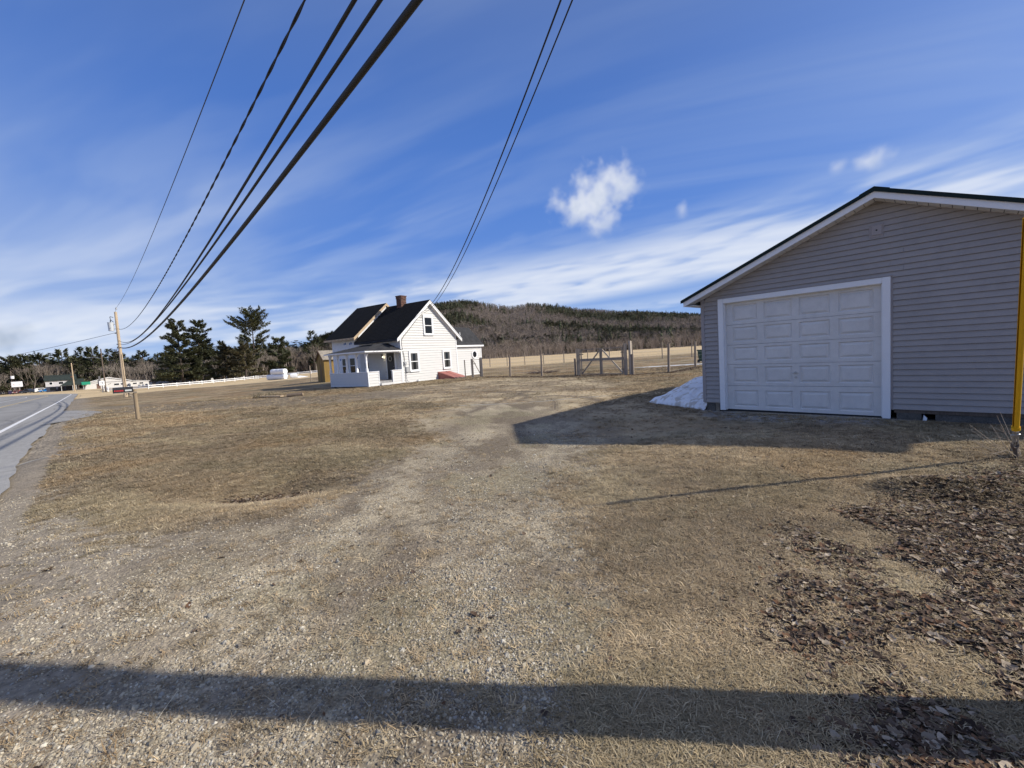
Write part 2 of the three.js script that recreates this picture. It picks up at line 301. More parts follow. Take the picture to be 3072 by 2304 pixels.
function grassTone(x, z, a, b, c) {
  let gr = mix3(DULL, STRAW, ss(.34, .64, a * .42 + b * .36 + c * .22));
  gr = mix3(gr, PALE, .6 * ss(.56, .70, fbm(x * .8 + 71, z * .8, 237, 3)));
  gr = mix3(gr, RUST, .6 * ss(.53, .68, fbm(x * .55 + 31, z * .55, 233, 3)));
  gr = mix3(gr, OLIVE, .5 * ss(.54, .68, fbm(x * .42 - 17, z * .7, 235, 3)));
  return mix3(gr, EARTH, .55 * ss(.56, .70, fbm(x * .9 - 5, z * 1.5, 239, 4)));
}
function groundColor(x, z, res) { // res: size of one texel in metres
  const k = cover(x, z);
  const a = fbm(x * .33, z * .33, 221, 3), b = fbm(x * 1.3 + 5, z * 1.3, 223, 3), c = fbm(x * 4.7, z * 4.7, 227, 3);
  const e = vn(x / (res * 2.2), z / (res * 2.2), 229), f = hash(Math.floor(x / res), Math.floor(z / res), 231);
  // grass: dead thatch in straw, rust and olive
  let gr = grassTone(x, z, a, b, c).map((v) => v * .82);
  const gs = .62 + .5 * e + .32 * (f - .5); gr = gr.map((v) => v * gs);
  // gravel: pale stone chips in grey fines, damp and bare patches drawn out along the drive
  const sx = x * .28 + z * .96, sz = x * .96 - z * .28;
  const p1 = fbm(sx * .32, sz * .9, 241, 4), p2 = fbm(sx * .9, sz * 2.2 + 4, 243, 4);
  let gv = mix3(GRAV, GRAVB, ss(.36, .66, p1 * .5 + p2 * .5));
  gv = mix3(gv, DAMP, .8 * ss(.50, .64, fbm(sx * .55 + 11, sz * 1.25, 245, 4)));
  gv = mix3(gv, [.20, .165, .125], .6 * ss(.54, .66, fbm(x * 2.1 + 3, z * 2.1, 247, 4)));
  let wh = 0; for (const q of WHEELS) wh = Math.max(wh, Math.exp(-((lineDist(x, z, q) / .34) ** 2))); gv = mix3(gv, [.215, .178, .132], wh * .75 * ss(.30, .62, p2 * .6 + b * .4));
  gv = mix3(gv, [.30, .27, .165], .35 * ss(.52, .70, b));
  const chip = f > .86 ? 1.55 : f < .22 ? .55 : 1; const vs = (.72 + .45 * e) * lerp(1, chip, clamp(.016 / res, .15, .8)); gv = gv.map((v) => v * vs);
  const yd = mix3(mix3(gr, gv, .5), [.50, .41, .275], .5).map((v) => v * (.72 + .5 * ss(.3, .7, b)));
  let o = mix3(gr, yd, k.y * .8);
  const ln = mix3(gv, [.25, .205, .15], .7).map((v) => v * (.62 + .35 * c)); o = mix3(o, ln, k.n * .85);
  o = mix3(o, gv, k.g);
  if (x > 3 && z < -6 && z > -11 && x < 8) { const ap = ss(.25, -.25, sdPoly(APRON, x, z) + (b - .5) * .5); o = mix3(o, GREYST.map((v) => v * (.6 + .6 * e + .5 * (f - .5))), ap); }
  if (Math.abs(x) < 24 && z < -8 && z > -25) for (let i = 0; i < TRACKS.length; i++) { const d = lineDist(x, z, TRACKS[i]), wd = i < 4 ? .16 : .24; if (d < wd * 2.5) { const tread = i < 2 ? (.5 + .5 * Math.sign(Math.sin(lineDist(x, z, TRACKS[i]) * 90))) : 1; o = mix3(o, [.14, .115, .09], Math.exp(-((d / wd) ** 2)) * .75 * (i < 2 ? .5 + .5 * tread : 1) * (.5 + b)); } }
  // muddy patches in the yard
  const md = Math.max(bump2(x, z, -5.4, -23.2, 2.4, .5), .8 * bump2(x, z, -4.2, -24.6, 1.6, .35), .8 * bump2(x, z, -1.5, -21, 1.3, .5), .9 * bump2(x, z, 2.8, -17.2, 1.6, .5), .6 * bump2(x, z, -1.2, -16.6, .8, .3), bump2(x, z, -12, -27.5, 3, .7)); if (md > .05) o = mix3(o, [.13, .098, .075], clamp(md * (.35 + 1.2 * (c - .2))) * .85);
  // worn shoulder of the road
  const ro = roadOff(x, z); if (ro < .9 && ro > -3) o = mix3(o, mix3([.33, .285, .225], [.22, .19, .15], c).map((v) => v * (.75 + .5 * e)), ss(.75, -.45, ro + (b - .5) * 1.3) * .85);
  o = mix3(o, LITTER.map((v) => v * (.6 + .8 * e)), k.l * .85);
  // fenced garden and hay field
  const hay = ss(-52, -60, z + x * .28 + (a - .5) * 3) * ss(-26, -18, x); if (hay > 0) o = mix3(o, mix3([.60, .465, .285], [.47, .36, .21], ss(.3, .7, fbm(x * .12, (z + x * .1) * .8, 251, 3))).map((v) => v * (.85 + .3 * e)), hay);
  if (z < -30 && z > -58 && x > -3) { const thaw = bump2(x, z, 13, -33, 3.2, .8); if (thaw > .1) o = mix3(o, [.62, .66, .70], ss(.25, .75, thaw * (.4 + c * 1.2)) * .8); }
  return o;
}
function coverTexture(w, h, x0, x1, z0, z1) { const res = (x1 - x0) / w; const t = tex(w, h, (u, v) => groundColor(lerp(x0, x1, u), lerp(z0, z1, v), res)); t.wrapS = t.wrapT = THREE.ClampToEdgeWrapping; return t; }
const lin = (a, b, s) => { const n = Math.round((b - a) / s), o = []; for (let i = 0; i <= n; i++) o.push(lerp(a, b, i / n)); return o; };
// a sheet over the given grid lines, split into named pieces
function sheet(xs, zs, heightAt, pieceOf, uvOf, mats, skirt) {
  const nx = xs.length, P = new Float32Array(nx * zs.length * 3), lists = {};
  for (let j = 0; j < zs.length; j++) for (let i = 0; i < nx; i++) { const k = (j * nx + i) * 3, edge = skirt && (i === 0 || j === 0 || i === nx - 1 || j === zs.length - 1); P[k] = xs[i]; P[k + 2] = zs[j]; P[k + 1] = heightAt(xs[i], zs[j]) - (edge ? skirt : 0); }
  for (let j = 0; j + 1 < zs.length; j++) for (let i = 0; i + 1 < nx; i++) { const n = pieceOf((xs[i] + xs[i + 1]) / 2, (zs[j] + zs[j + 1]) / 2); if (!n) continue; const a = j * nx + i, b = a + 1, c = a + nx, d = c + 1; (lists[n] ??= []).push(a, c, b, b, c, d); }
  const full = new THREE.BufferGeometry(); full.setAttribute('position', new THREE.BufferAttribute(P, 3)); const all = []; for (const n in lists) for (const q of lists[n]) all.push(q); full.setIndex(all); full.computeVertexNormals();
  const N = full.attributes.normal.array, out = {};
  for (const n in lists) {
    const map = new Map(), pos = [], nor = [], uv = [], idx = [];
    for (const q of lists[n]) { let m = map.get(q); if (m === undefined) { m = map.size; map.set(q, m); pos.push(P[q * 3], P[q * 3 + 1], P[q * 3 + 2]); nor.push(N[q * 3], N[q * 3 + 1], N[q * 3 + 2]); uv.push(...uvOf(P[q * 3], P[q * 3 + 2])); } idx.push(m); }
    const g = new THREE.BufferGeometry(); g.setAttribute('position', new THREE.Float32BufferAttribute(pos, 3)); g.setAttribute('normal', new THREE.Float32BufferAttribute(nor, 3)); g.setAttribute('uv', new THREE.Float32BufferAttribute(uv, 2)); g.setIndex(idx);
    out[n] = structure(n, g, mats, true);
  }
  return out;
}
const grit = tex(512, 512, (u, v) => { const s = .45 * tn(u, v, 200, 200, 21) + .35 * tn(u, v, 90, 90, 22) + .2 * tn(u, v, 30, 30, 23); return [s, s, s]; }, false);
{
  const A = [-10, 10, -14, 2], B = [-60, 44, -76, 14];
  const gritA = grit.clone(); gritA.repeat.set(20 / 1.6, 16 / 1.6); gritA.needsUpdate = true;
  const matA = new THREE.MeshPhysicalMaterial({ specularIntensity: .15, map: coverTexture(2048, 1640, ...A), roughness: .97, bumpMap: gritA, bumpScale: .012 });
  const gritB = grit.clone(); gritB.repeat.set(104 / 6, 90 / 6); gritB.needsUpdate = true;
  const matB = new THREE.MeshPhysicalMaterial({ specularIntensity: .15, map: coverTexture(2048, 1772, ...B), roughness: .97, bumpMap: gritB, bumpScale: .05 });
  const inA = (x, z) => x > A[0] && x < A[1] && z > A[2] && z < A[3], inB = (x, z) => x > B[0] && x < B[1] && z > B[2] && z < B[3];
  const kindOf = (x, z) => { if (roadOff(x, z) < -1.9 && roadOff(x, z) > -10) return 'road_bed'; const k = cover(x, z); return k.g > .5 ? 'gravel_driveway' : k.n > .5 ? 'dirt_lane' : 'lawn'; };
  sheet(lin(A[0], A[1], .1), lin(A[2], A[3], .1), groundY, kindOf, (x, z) => [(x - A[0]) / 20, (z - A[2]) / 16], matA, .05);
  sheet(lin(B[0], B[1], .5), lin(B[2], B[3], .5), groundY, (x, z) => inA(x, z) ? null : kindOf(x, z), (x, z) => [(x - B[0]) / 104, (z - B[2]) / 90], matB, .05);
  const hayTex = tex(1024, 1024, (u, v) => { const s = tn(u, v, 7, 40, 261), q = tn(u, v, 20, 120, 262), f = tn(u, v, 300, 300, 263), p = tn(u, v, 4, 5, 264); const m = mix3([.60, .465, .285], [.47, .36, .21], ss(.3, .7, s * .5 + q * .3 + p * .2)); return m.map((c) => c * (.85 + .3 * f)); });
  const far = []; for (const s of [-4000, -2600, -1700, -1100, -760, -520, -380, -280, -210, -160, -130, -105, -85, -70]) far.push(s);
  const xs = [...far.filter((x) => x < B[0]), ...lin(B[0], B[1], 8), 60, 85, 120, 170, 240, 340, 480, 700, 1100, 1800, 3000, 4000], zs = [-4000, -2600, -1700, -1100, -760, -520, -380, -300, -250, -210, -180, -155, -130, -110, -95, -85, ...lin(B[2], B[3], 7.5), 40, 100, 300, 1000, 3000];
  sheet(xs, zs, (x, z) => groundY(x, z) - (roadOff(x, z) < 3 && roadOff(x, z) > -30 ? .12 : 0), (x, z) => inB(x, z) ? null : (x > -45 + z * .0 && z < 0 ? 'hay_field' : 'meadow'), (x, z) => [x / 60, z / 60], new THREE.MeshPhysicalMaterial({ specularIntensity: .15, map: hayTex, roughness: 1 }), 0);
}

// ------------------------------------------------------------------ the road
const roadY = (x, z) => landH(x, z) + .012;
function strip(t0, t1, offL, offR, dy, step = 2, bend) { // a sheet along the road between two offsets
  const n = Math.ceil((t1 - t0) / step), pos = [], uv = [], idx = [], cols = 5;
  for (let i = 0; i <= n; i++) {
    const t = lerp(t0, t1, i / n), l = typeof offL === 'function' ? offL(t) : offL, r = typeof offR === 'function' ? offR(t) : offR;
    for (let c = 0; c < cols; c++) { const o = lerp(l, r, c / (cols - 1)) - curve(t), x = RD[0] * t + RN[0] * o, z = RD[1] * t + RN[1] * o; pos.push(x, roadY(x, z) + dy + .05 * Math.cos((lerp(l, r, c / (cols - 1)) + 5.9) / 6 * 1.5) - .02, z); uv.push(t / 120, (lerp(l, r, c / (cols - 1)) + 11.5) / 12); }
    if (i) for (let c = 0; c + 1 < cols; c++) { const a = (i - 1) * cols + c, b = a + cols; idx.push(a, a + 1, b, b, a + 1, b + 1); }
  }
  const g = new THREE.BufferGeometry(); g.setAttribute('position', new THREE.Float32BufferAttribute(pos, 3)); g.setAttribute('uv', new THREE.Float32BufferAttribute(uv, 2)); g.setIndex(idx); g.computeVertexNormals(); return g;
}
const curve = (t) => t > 140 ? ((t - 140) ** 2) * .0042 : 0;
{
  const asphalt = tex(2048, 512, (u, v) => {
    const t = u * 120, o = v * 12 - 11.5;
    let s = .265 + .035 * (tn(u, v, 40, 9, 301) - .5) + .05 * (tn(u, v, 1024, 256, 302) - .5) + .03 * (hash(u * 2048 | 0, v * 512 | 0, 303) - .5);
    if (o > -2.2) s += .035;
    for (const w of [-3.0, -5.0, -7.2, -8.6]) s -= .018 * Math.exp(-(((o - w) / .38) ** 2));
    // skid marks swinging off the carriageway
    for (const q of [0, 1, 2]) { const c = -1.9 + q * .0 + (1.15 + .12 * q) * Math.exp(-(((t - 42 - q * 4.5) / (9 - q)) ** 2)) - .5 * q * .9; const d = Math.abs(o - c); if (t > 14 && t < 64 && d < .3) s -= (.06 - .014 * q) * Math.exp(-((d / .075) ** 2)) * (.6 + .6 * tn(u, v, 300, 20, 304)); }
    const ck = Math.abs(tn(u, v, 34, 7, 305) - .5); if (ck < .012) s -= .05;
    return [s, s * .985, s * .95];
  });
  const rm = new THREE.MeshPhysicalMaterial({ specularIntensity: .25, map: asphalt, roughness: .93, bumpMap: grit.clone(), bumpScale: .006 }); rm.bumpMap.repeat.set(60, 8); rm.bumpMap.needsUpdate = true;
  structure('road', strip(-30, 260, -10.6, (t) => -1.02 + .3 * (fbm(t * .35, 1, 311, 3) - .5) + .12 * (fbm(t * 2.3, 5, 312, 2) - .5), 0, .5), rm);
  const paintW = mat([.74, .74, .73], { map: worn, rep: [30, 4], roughness: .7 }), paintY = mat([.62, .47, .20], { map: worn, rep: [30, 4], roughness: .7 });
  structure('edge_line_marking', strip(-20, 235, -2.2, -2.06, .006), paintW); structure('edge_line_marking', strip(-20, 235, -9.15, -9.02, .006), paintW);
  structure('centre_line_marking', strip(-20, 235, -6.12, -6.02, .006), paintY); structure('centre_line_marking', strip(-20, 235, -5.88, -5.78, .006), paintY);
  // paved mouth of the house lane and the paved lot across the road
  const flat = (pts, dy, m, name) => { const s = new THREE.ShapeGeometry(new THREE.Shape(pts.map((p) => new THREE.Vector2(p[0], -p[1])))); s.rotateX(-Math.PI / 2); const p = s.attributes.position; for (let i = 0; i < p.count; i++) p.setY(i, roadY(p.getX(i), p.getZ(i)) + dy); s.computeVertexNormals(); return structure(name, s, m, false); };
  const patch = mat([.235, .235, .23], { map: mottled, rep: [.35, .35], roughness: .95 }); patch.color.setRGB(.36, .35, .33);
  flat([[24, -1.3], [39, -1.3], [37, -.5], [34, .2], [31, .6], [28, .3], [25.5, -.5]].map(([t, o]) => [RD[0] * t + RN[0] * o, RD[1] * t + RN[1] * o]), .016, patch, 'lane_apron');
  const lot = mat([.38, .37, .35], { map: mottled, rep: [.05, .05], roughness: .95 });
  const lotPts = []; for (let t = 60; t <= 330; t += 15) lotPts.push([RD[0] * t + RN[0] * -10.55, RD[1] * t + RN[1] * -10.55]);
  const lotGeo = (() => { const pos = [], idx = []; const ts = lin(50, 250, 10), os = [-10.5, -12, -16, -24, -34, -48, -70]; ts.forEach((t, i) => os.forEach((o, j) => { const x = RD[0] * t + RN[0] * (o - curve(t)), z = RD[1] * t + RN[1] * (o - curve(t)); pos.push(x, roadY(x, z) + .03, z); if (i && j) { const a = (i - 1) * os.length + j - 1, b = a + os.length; idx.push(a, b, a + 1, a + 1, b, b + 1); } })); const g = new THREE.BufferGeometry(); g.setAttribute('position', new THREE.Float32BufferAttribute(pos, 3)); g.setIndex(idx); g.computeVertexNormals(); return g; })();
  structure('parking_lot', lotGeo, lot, false);
}

// ------------------------------------------------------------------ the garage
{
  const g = thing('garage', 'mauve grey vinyl-sided garage with white overhead door and dark green metal roof', 'garage', GA, GT);
  const X0 = -.53, X1 = 5.73, XR = 2.6, D = 7.2, S = .425, roofY = (x) => 3.97 - S * Math.abs(x - XR); // underside of the metal sheet
  const wallTop = (x) => roofY(x) - .115, C = .1016, B0 = .15;
  // framed walls behind the siding, with the door opening
  const core = extrude([[X0 + .02, .13], [-.03, .13], [-.03, 2.42], [2.70, 2.42], [2.70, .13], [X1 - .02, .13], [X1 - .02, wallTop(X1) - .02], [XR, wallTop(XR) - .02], [X0 + .02, wallTop(X0) - .02]], .12).translate(0, 0, -.125);
  const front = part('front_wall', core, M.vinylPost, g);
  const ends = [[X0 + .075, -.145], [2.815, X1 - .075], [X0 + .075, X1 - .075]];
  const top = wallTop(XR);
  for (let i = 0; B0 + i * C < top - .02; i++) {
    const y0 = B0 + i * C, y1 = Math.min(y0 + C - .007, top - .004);
    const seg = y0 < 2.5 - C * .5 ? [ends[0], ends[1]] : [ends[2]];
    for (const [a, b] of seg) {
      const cut = (y) => [Math.max(a, XR - (top - y) / S), Math.min(b, XR + (top - y) / S)];
      let [l0, r0] = cut(y0), [l1, r1] = cut(y1); if (r0 - l0 < .05) continue;
      // long courses are pieced from two lengths of vinyl
      const j = seg.length === 1 && r0 - l0 > 3.2 ? [[2.95, 2.78, 3.4][i % 3]] : []; let st = [l0, l1];
      for (const q of [...j, null]) { const en = q === null ? [r0, r1] : [q, q]; part('siding_board', board(st[0], en[0] - (q === null ? 0 : .003), st[1], en[1] - (q === null ? 0 : .003), y0, y1, .028, .006), M.vinyl, front); st = en; }
    }
  }
  for (const x of [X0, X1 - .075]) part('corner_post', rb(x, x + .078, B0 - .005, wallTop(x + .04) - .0, -.05, .03, .008), M.vinylPost, g);
  for (const [a, b] of [[-.155, -.14], [2.788, 2.812]]) part('channel_strip', bb(a, b, B0, 2.52, .0, .026), M.vinylPost, g);
  part('header_flashing', bb(-.155, 2.812, 2.507, 2.52, .0, .05), M.vinylPost, g);
  // side and back walls
  for (const [nm, x, sg] of [['side_wall', X0, -1], ['side_wall', X1, 1]]) {
    const w = part(nm, bb(x - (sg < 0 ? 0 : .12), x + (sg < 0 ? .12 : 0), .13, wallTop(x), -D, -.13), M.vinylPost, g);
    for (let i = 0; B0 + i * C < wallTop(x) - .1; i++) { const b = board(-D, -.08, -D, -.08, B0 + i * C, B0 + i * C + C + .004, .019, .005); b.rotateY(Math.PI / 2 * sg); if (sg > 0) b.translate(x + .001, 0, -D - .08); else b.translate(x - .001, 0, 0); part('siding_board', b, M.vinyl, w); }
  }
  part('back_wall', extrude([[X0 + .02, .13], [X1 - .02, .13], [X1 - .02, wallTop(X1)], [XR, wallTop(XR)], [X0 + .02, wallTop(X0)]], .1).translate(0, 0, -D), M.vinyl, g);
  // roof: two ribbed metal sheets, ridge cap, fascia, soffit
  const E0 = -.85, E1 = 6.05, F = .33;
  const slab = (xa, xb, z0, z1, lo, hi) => hexa([[xa, roofY(xa) + lo, z0], [xb, roofY(xb) + lo, z0], [xb, roofY(xb) + lo, z1], [xa, roofY(xa) + lo, z1], [xa, roofY(xa) + hi, z0], [xb, roofY(xb) + hi, z0], [xb, roofY(xb) + hi, z1], [xa, roofY(xa) + hi, z1]]);
  const r = part('roof', [slab(E0, XR, -D - .3, F, .004, .036), slab(XR, E1, -D - .3, F, .004, .036)], M.greenMetal, g);
  for (let z = F - .02; z > -D - .3; z -= .23) for (const [a, b] of [[E0, XR - .05], [XR + .05, E1]]) part('roof_rib', slab(a, b, z - .02, z + .012, .036, .056), M.greenMetal, r);
  part('ridge_cap', [slab(XR - .2, XR, -D - .32, F + .012, .058, .07), slab(XR, XR + .2, -D - .32, F + .012, .058, .07)], M.greenMetal, r);
  part('rake_trim', [slab(E0 - .005, XR, F + .001, F + .014, -.012, .058), slab(XR, E1 + .005, F + .001, F + .014, -.012, .058)], M.greenMetal, r);
  for (const [a, b] of [[E0 + .05, XR], [XR, E1 - .05]]) part('fascia', slab(a, b, .285, .318, -.118, -.002), M.whiteTrim, g);
  for (const x of [E0 + .05, E1 - .08]) part('eave_fascia', bb(x, x + .028, roofY(x + .014) - .10, roofY(x + .014) + .002, -D - .26, .284), M.whiteTrim, g);
  // soffit panels under the rake, each groove a gap
  const sof = (x0, x1) => slab(x0, x1, .022, .284, -.116, -.104);
  for (let x = E0 + .06; x < E1 - .08; x += .135) { const a = x, b = Math.min(x + .126, E1 - .06); if (a < XR && b > XR) { part('soffit_panel', [sof(a, XR), sof(XR, b)], M.soffit, g); } else part('soffit_panel', sof(a, b), M.soffit, g); }
  part('soffit_trim', [slab(E0 + .3, XR, .0, .03, -.128, -.113), slab(XR, E1 - .3, .0, .03, -.128, -.113)], M.vinylPost, g);
  for (const [a, b] of [[E0 + .07, X0 - .002], [X1 + .002, E1 - .08]]) part('eave_soffit', bb(a, b, roofY(E0) - .092, roofY(E0) - .08, -D - .2, .28), M.soffit, g);
  // door trim and door
  part('door_trim', rb(-.138, -.025, -.02, 2.505, .0, .045, .005), M.whiteTrim, g); part('door_trim', rb(2.672, 2.785, -.025, 2.505, .0, .045, .005), M.whiteTrim, g); part('door_trim', rb(-.024, 2.671, 2.4, 2.505, .0, .043, .005), M.whiteTrim, g);
  part('jamb', [bb(-.03, -.008, -.01, 2.4, -.1, -.001), bb(2.657, 2.68, -.01, 2.4, -.1, -.001), bb(-.006, 2.655, 2.392, 2.415, -.1, -.001)], M.whiteTrim, g);
  const door = new THREE.Group(); door.name = 'overhead_door'; g.add(door); door.position.z = -.075;
  const cuts = [-.005, .535, 1.012, 1.455, 1.905, 2.41];
  const cols = [[.125, .628], [.752, 1.268], [1.388, 1.899], [2.025, 2.545]];
  for (let i = 0; i < 5; i++) {
    const y0 = cuts[i] + .003, y1 = cuts[i + 1] - .003, h = y1 - y0, p0 = y0 + (i === 4 ? .06 : .065), p1 = Math.min(y1 - .055, p0 + .37);
    // section face with sunk frames round raised fields
    const xs = [-.012, ...cols.flat(), 2.662], list = [];
    list.push(bb(-.012, 2.662, y0, p0, -.045, 0), bb(-.012, 2.662, p1, y1, -.045, 0));
    for (let k = 0; k < xs.length; k += 2) list.push(bb(xs[k], xs[k + 1], p0, p1, -.045, 0));
    part('door_section', list, M.doorWhite, door);
    for (const [a, b] of cols) {
      const d1 = .026, z1 = -.021, d2 = .066, z2 = -.001, q = (e, z) => [[a + e, p0 + e, z], [b - e, p0 + e, z], [b - e, p1 - e, z], [a + e, p1 - e, z]];
      const v = [...q(0, 0), ...q(d1 * .7, z1), ...q(d1, z1), ...q(d2, z2)], f = [];
      for (let L = 0; L < 3; L++) for (let k = 0; k < 4; k++) { const n = (k + 1) % 4; f.push([L * 4 + k, L * 4 + n, L * 4 + 4 + n, L * 4 + 4 + k]); }
      f.push([12, 13, 14, 15]); part('raised_panel', quads(v, f), M.doorWhite, door);
    }
  }
  part('bottom_seal', bb(-.012, 2.662, -.035, -.006, -.04, -.005), M.black, door);
  part('door_handle', [bx(.12, .012, .014, 1.323, .807, .03), rod([1.323, .807, -.002], [1.323, .807, .034], .011, .011, 10), new THREE.CylinderGeometry(.026, .026, .006, 14).rotateX(Math.PI / 2).translate(1.323, .815, .002)], M.galv, door);
  part('lock', [new THREE.CylinderGeometry(.021, .024, .014, 14).rotateX(Math.PI / 2).translate(1.323, .718, .005), bx(.004, .016, .006, 1.323, .718, .012)], M.galv, door);
  // light block under the peak
  part('fixture_block', [rb(2.497, 2.693, 3.225, 3.452, .0, .03, .006), rb(2.53, 2.672, 3.262, 3.44, .028, .048, .006)], M.vinylPost, g);
  part('cable_hole', new THREE.CylinderGeometry(.0135, .0135, .006, 14).rotateX(Math.PI / 2).translate(2.60, 3.345, .05), M.black, g);
  // foundation: sill timber on broken blocks
  part('sill', bb(2.83, X1 - .02, .085, .14, -.11, .004), M.poleDark, g);
  const f = rng(5);
  part('foundation_beam', bb(3.35, X1 - .01, -.12, .083, -.14, -.012), M.oldConcrete, g);
  for (const [a, b, m] of [[2.86, 3.18, M.oldConcrete], [-.46, -.27, M.oldConcrete], [-.262, -.165, M.blockTan]]) part('foundation_block', rb(a, b, -.15, .128, -.14, .0, .012), m, g);
  part('foundation_beam', bb(X0 + .02, X0 + .2, -.15, .12, -D, -.15), M.concrete, g); part('foundation_beam', bb(X1 - .2, X1 - .02, -.15, .12, -D, -.15), M.concrete, g);
  part('insulation_scrap', hexa([[3.19, -.09, -.03], [3.24, -.08, -.03], [3.23, .02, -.05], [3.2, .06, -.05], [3.19, -.09, .0], [3.24, -.08, .0], [3.25, .01, -.02], [3.21, .06, -.02]]), M.whiteTrim, g);
  part('floor_slab', bb(X0 + .2, X1 - .2, -.2, -.03, -D + .02, -.15), M.concrete, g);
}

// ------------------------------------------------------------------ old snow sliding off the garage roof
{
  const n = 64, m = 40, pos = [], idx = [], c = Math.cos(GT), s = Math.sin(GT);
  // along the left wall of the garage; a to the back, b outward from the wall
  for (let i = 0; i <= n; i++) for (let j = 0; j <= m; j++) {
    const a = lerp(.1, 7.4, i / n), q = j / m, wid = 2.25 * ss(.05, 1.15, a) * (.92 + .22 * (fbm(a * .9, 3, 401, 3) - .5)) * ss(7.5, 6.2, a) + .05;
    const b = q * wid, ridge = .98 * Math.pow(clamp((a - .1) / 2.4), .75) * ss(7.5, 5.5, a);
    const prof = Math.pow(1 - q, .85) * (1 - .12 * Math.sin(q * 7));
    const lump = (fbm(a * 2.6, b * 2.6, 405, 5) - .5) * .2 * Math.min(1, (1 - q) * 4) + (fbm(a * 1.1 + q * 2, b * 6, 407, 3) - .5) * .10 * (1 - q);
    const u = -.56 - b + (i === 0 ? 0 : .02), w = -a + .1, x = GA[0] + u * c + w * s, z = GA[2] - u * s + w * c;
    const rim = Math.min(1, (1 - q) * 9) * Math.min(1, i / 3);
    pos.push(x, groundY(x, z) + Math.max(-.03, (ridge * prof + lump * ss(0, .8, a) + .045) * rim - .02), z);
    if (i && j) { const k = (i - 1) * (m + 1) + j - 1, l = k + m + 1; idx.push(k, k + 1, l, l, k + 1, l + 1); }
  }
  const g = new THREE.BufferGeometry(); g.setAttribute('position', new THREE.Float32BufferAttribute(pos, 3)); g.setIndex(idx); g.computeVertexNormals();
  const uv = new Float32Array(pos.length / 3 * 2); for (let i = 0; i < uv.length / 2; i++) { uv[i * 2] = pos[i * 3] * .5; uv[i * 2 + 1] = pos[i * 3 + 2] * .5; } g.setAttribute('uv', new THREE.BufferAttribute(uv, 2));
  const snowTex = tex(512, 512, (u, v) => { const d = ss(.52, .74, tn(u, v, 7, 7, 411) * .5 + tn(u, v, 30, 30, 412) * .5), f = tn(u, v, 160, 160, 413) > .86 ? .8 : 1; return mix3([.84, .86, .88], [.50, .45, .38], d * .8).map((q) => q * f); });
  single('snow_bank', g, new THREE.MeshStandardMaterial({ map: snowTex, roughness: .75, bumpMap: grit, bumpScale: .01 }), 'bank of old crusted snow along the left wall of the garage', 'snow bank', null, null, true);
}

// ------------------------------------------------------------------ windows shared by the buildings: frame, casing, sashes, panes
function windowPart(parent, x, y, w, h, z, { casing = .12, turn = 0, curtain = false, rail = true, name = 'window', tint = M.glass } = {}) {
  const grp = new THREE.Group(); grp.name = name; grp.position.set(x, y, z); grp.rotation.y = turn; parent.add(grp);
  const c = casing, d = .055;
  for (const [a, b, e, f] of [[-w / 2 - c, -w / 2, -h / 2 - c, h / 2 + c], [w / 2, w / 2 + c, -h / 2 - c, h / 2 + c], [-w / 2, w / 2, h / 2, h / 2 + c]]) part('casing', bb(a, b, e, f, 0, d), M.whiteTrim, grp);
  part('sill', bb(-w / 2 - c * 1.0, w / 2 + c * 1.0, -h / 2 - c, -h / 2, -.001, d + .03), M.whiteTrim, grp);
  const s = .045;
  part('sash_frame', [bb(-w / 2, -w / 2 + s, -h / 2, h / 2, .012, .036), bb(w / 2 - s, w / 2, -h / 2, h / 2, .012, .036), bb(-w / 2 + s, w / 2 - s, h / 2 - s, h / 2, .012, .036), bb(-w / 2 + s, w / 2 - s, -h / 2, -h / 2 + s, .012, .036)], M.whiteTrim, grp);
  if (rail) part('meeting_rail', bb(-w / 2 + s, w / 2 - s, -.028, .028, .012, .04), M.whiteTrim, grp);
  const ys = rail ? [[-h / 2 + s, -.028], [.028, h / 2 - s]] : [[-h / 2 + s, h / 2 - s]];
  for (const [a, b] of ys) part('pane', bb(-w / 2 + s, w / 2 - s, a, b, .014, .02), tint, grp);
  if (curtain) for (const sx of [-1, 1]) part('curtain', bb(sx < 0 ? -w / 2 + s : w / 2 - s - w * .26, sx < 0 ? -w / 2 + s + w * .26 : w / 2 - s, -h / 2 + s + .02, h / 2 - s - .01, .0205, .0215), M.curtain, grp);
  return grp;
}
// courses of clapboard between two lines, as separate boards; holes are left where nothing shows
function courses(parent, y0, y1, c, cut, mat_, z = 0, xf) {
  for (let y = y0; y < y1 - .02; y += c) { const e = Math.min(y + c - .012, y1), [a, b] = cut(y), [p, q] = cut(e); if (b - a < .03) continue; const g = board(a, b, p, q, y, e, .042, .006, z); if (xf) g.applyMatrix4(xf); part('clapboard', g, mat_, parent); }
}

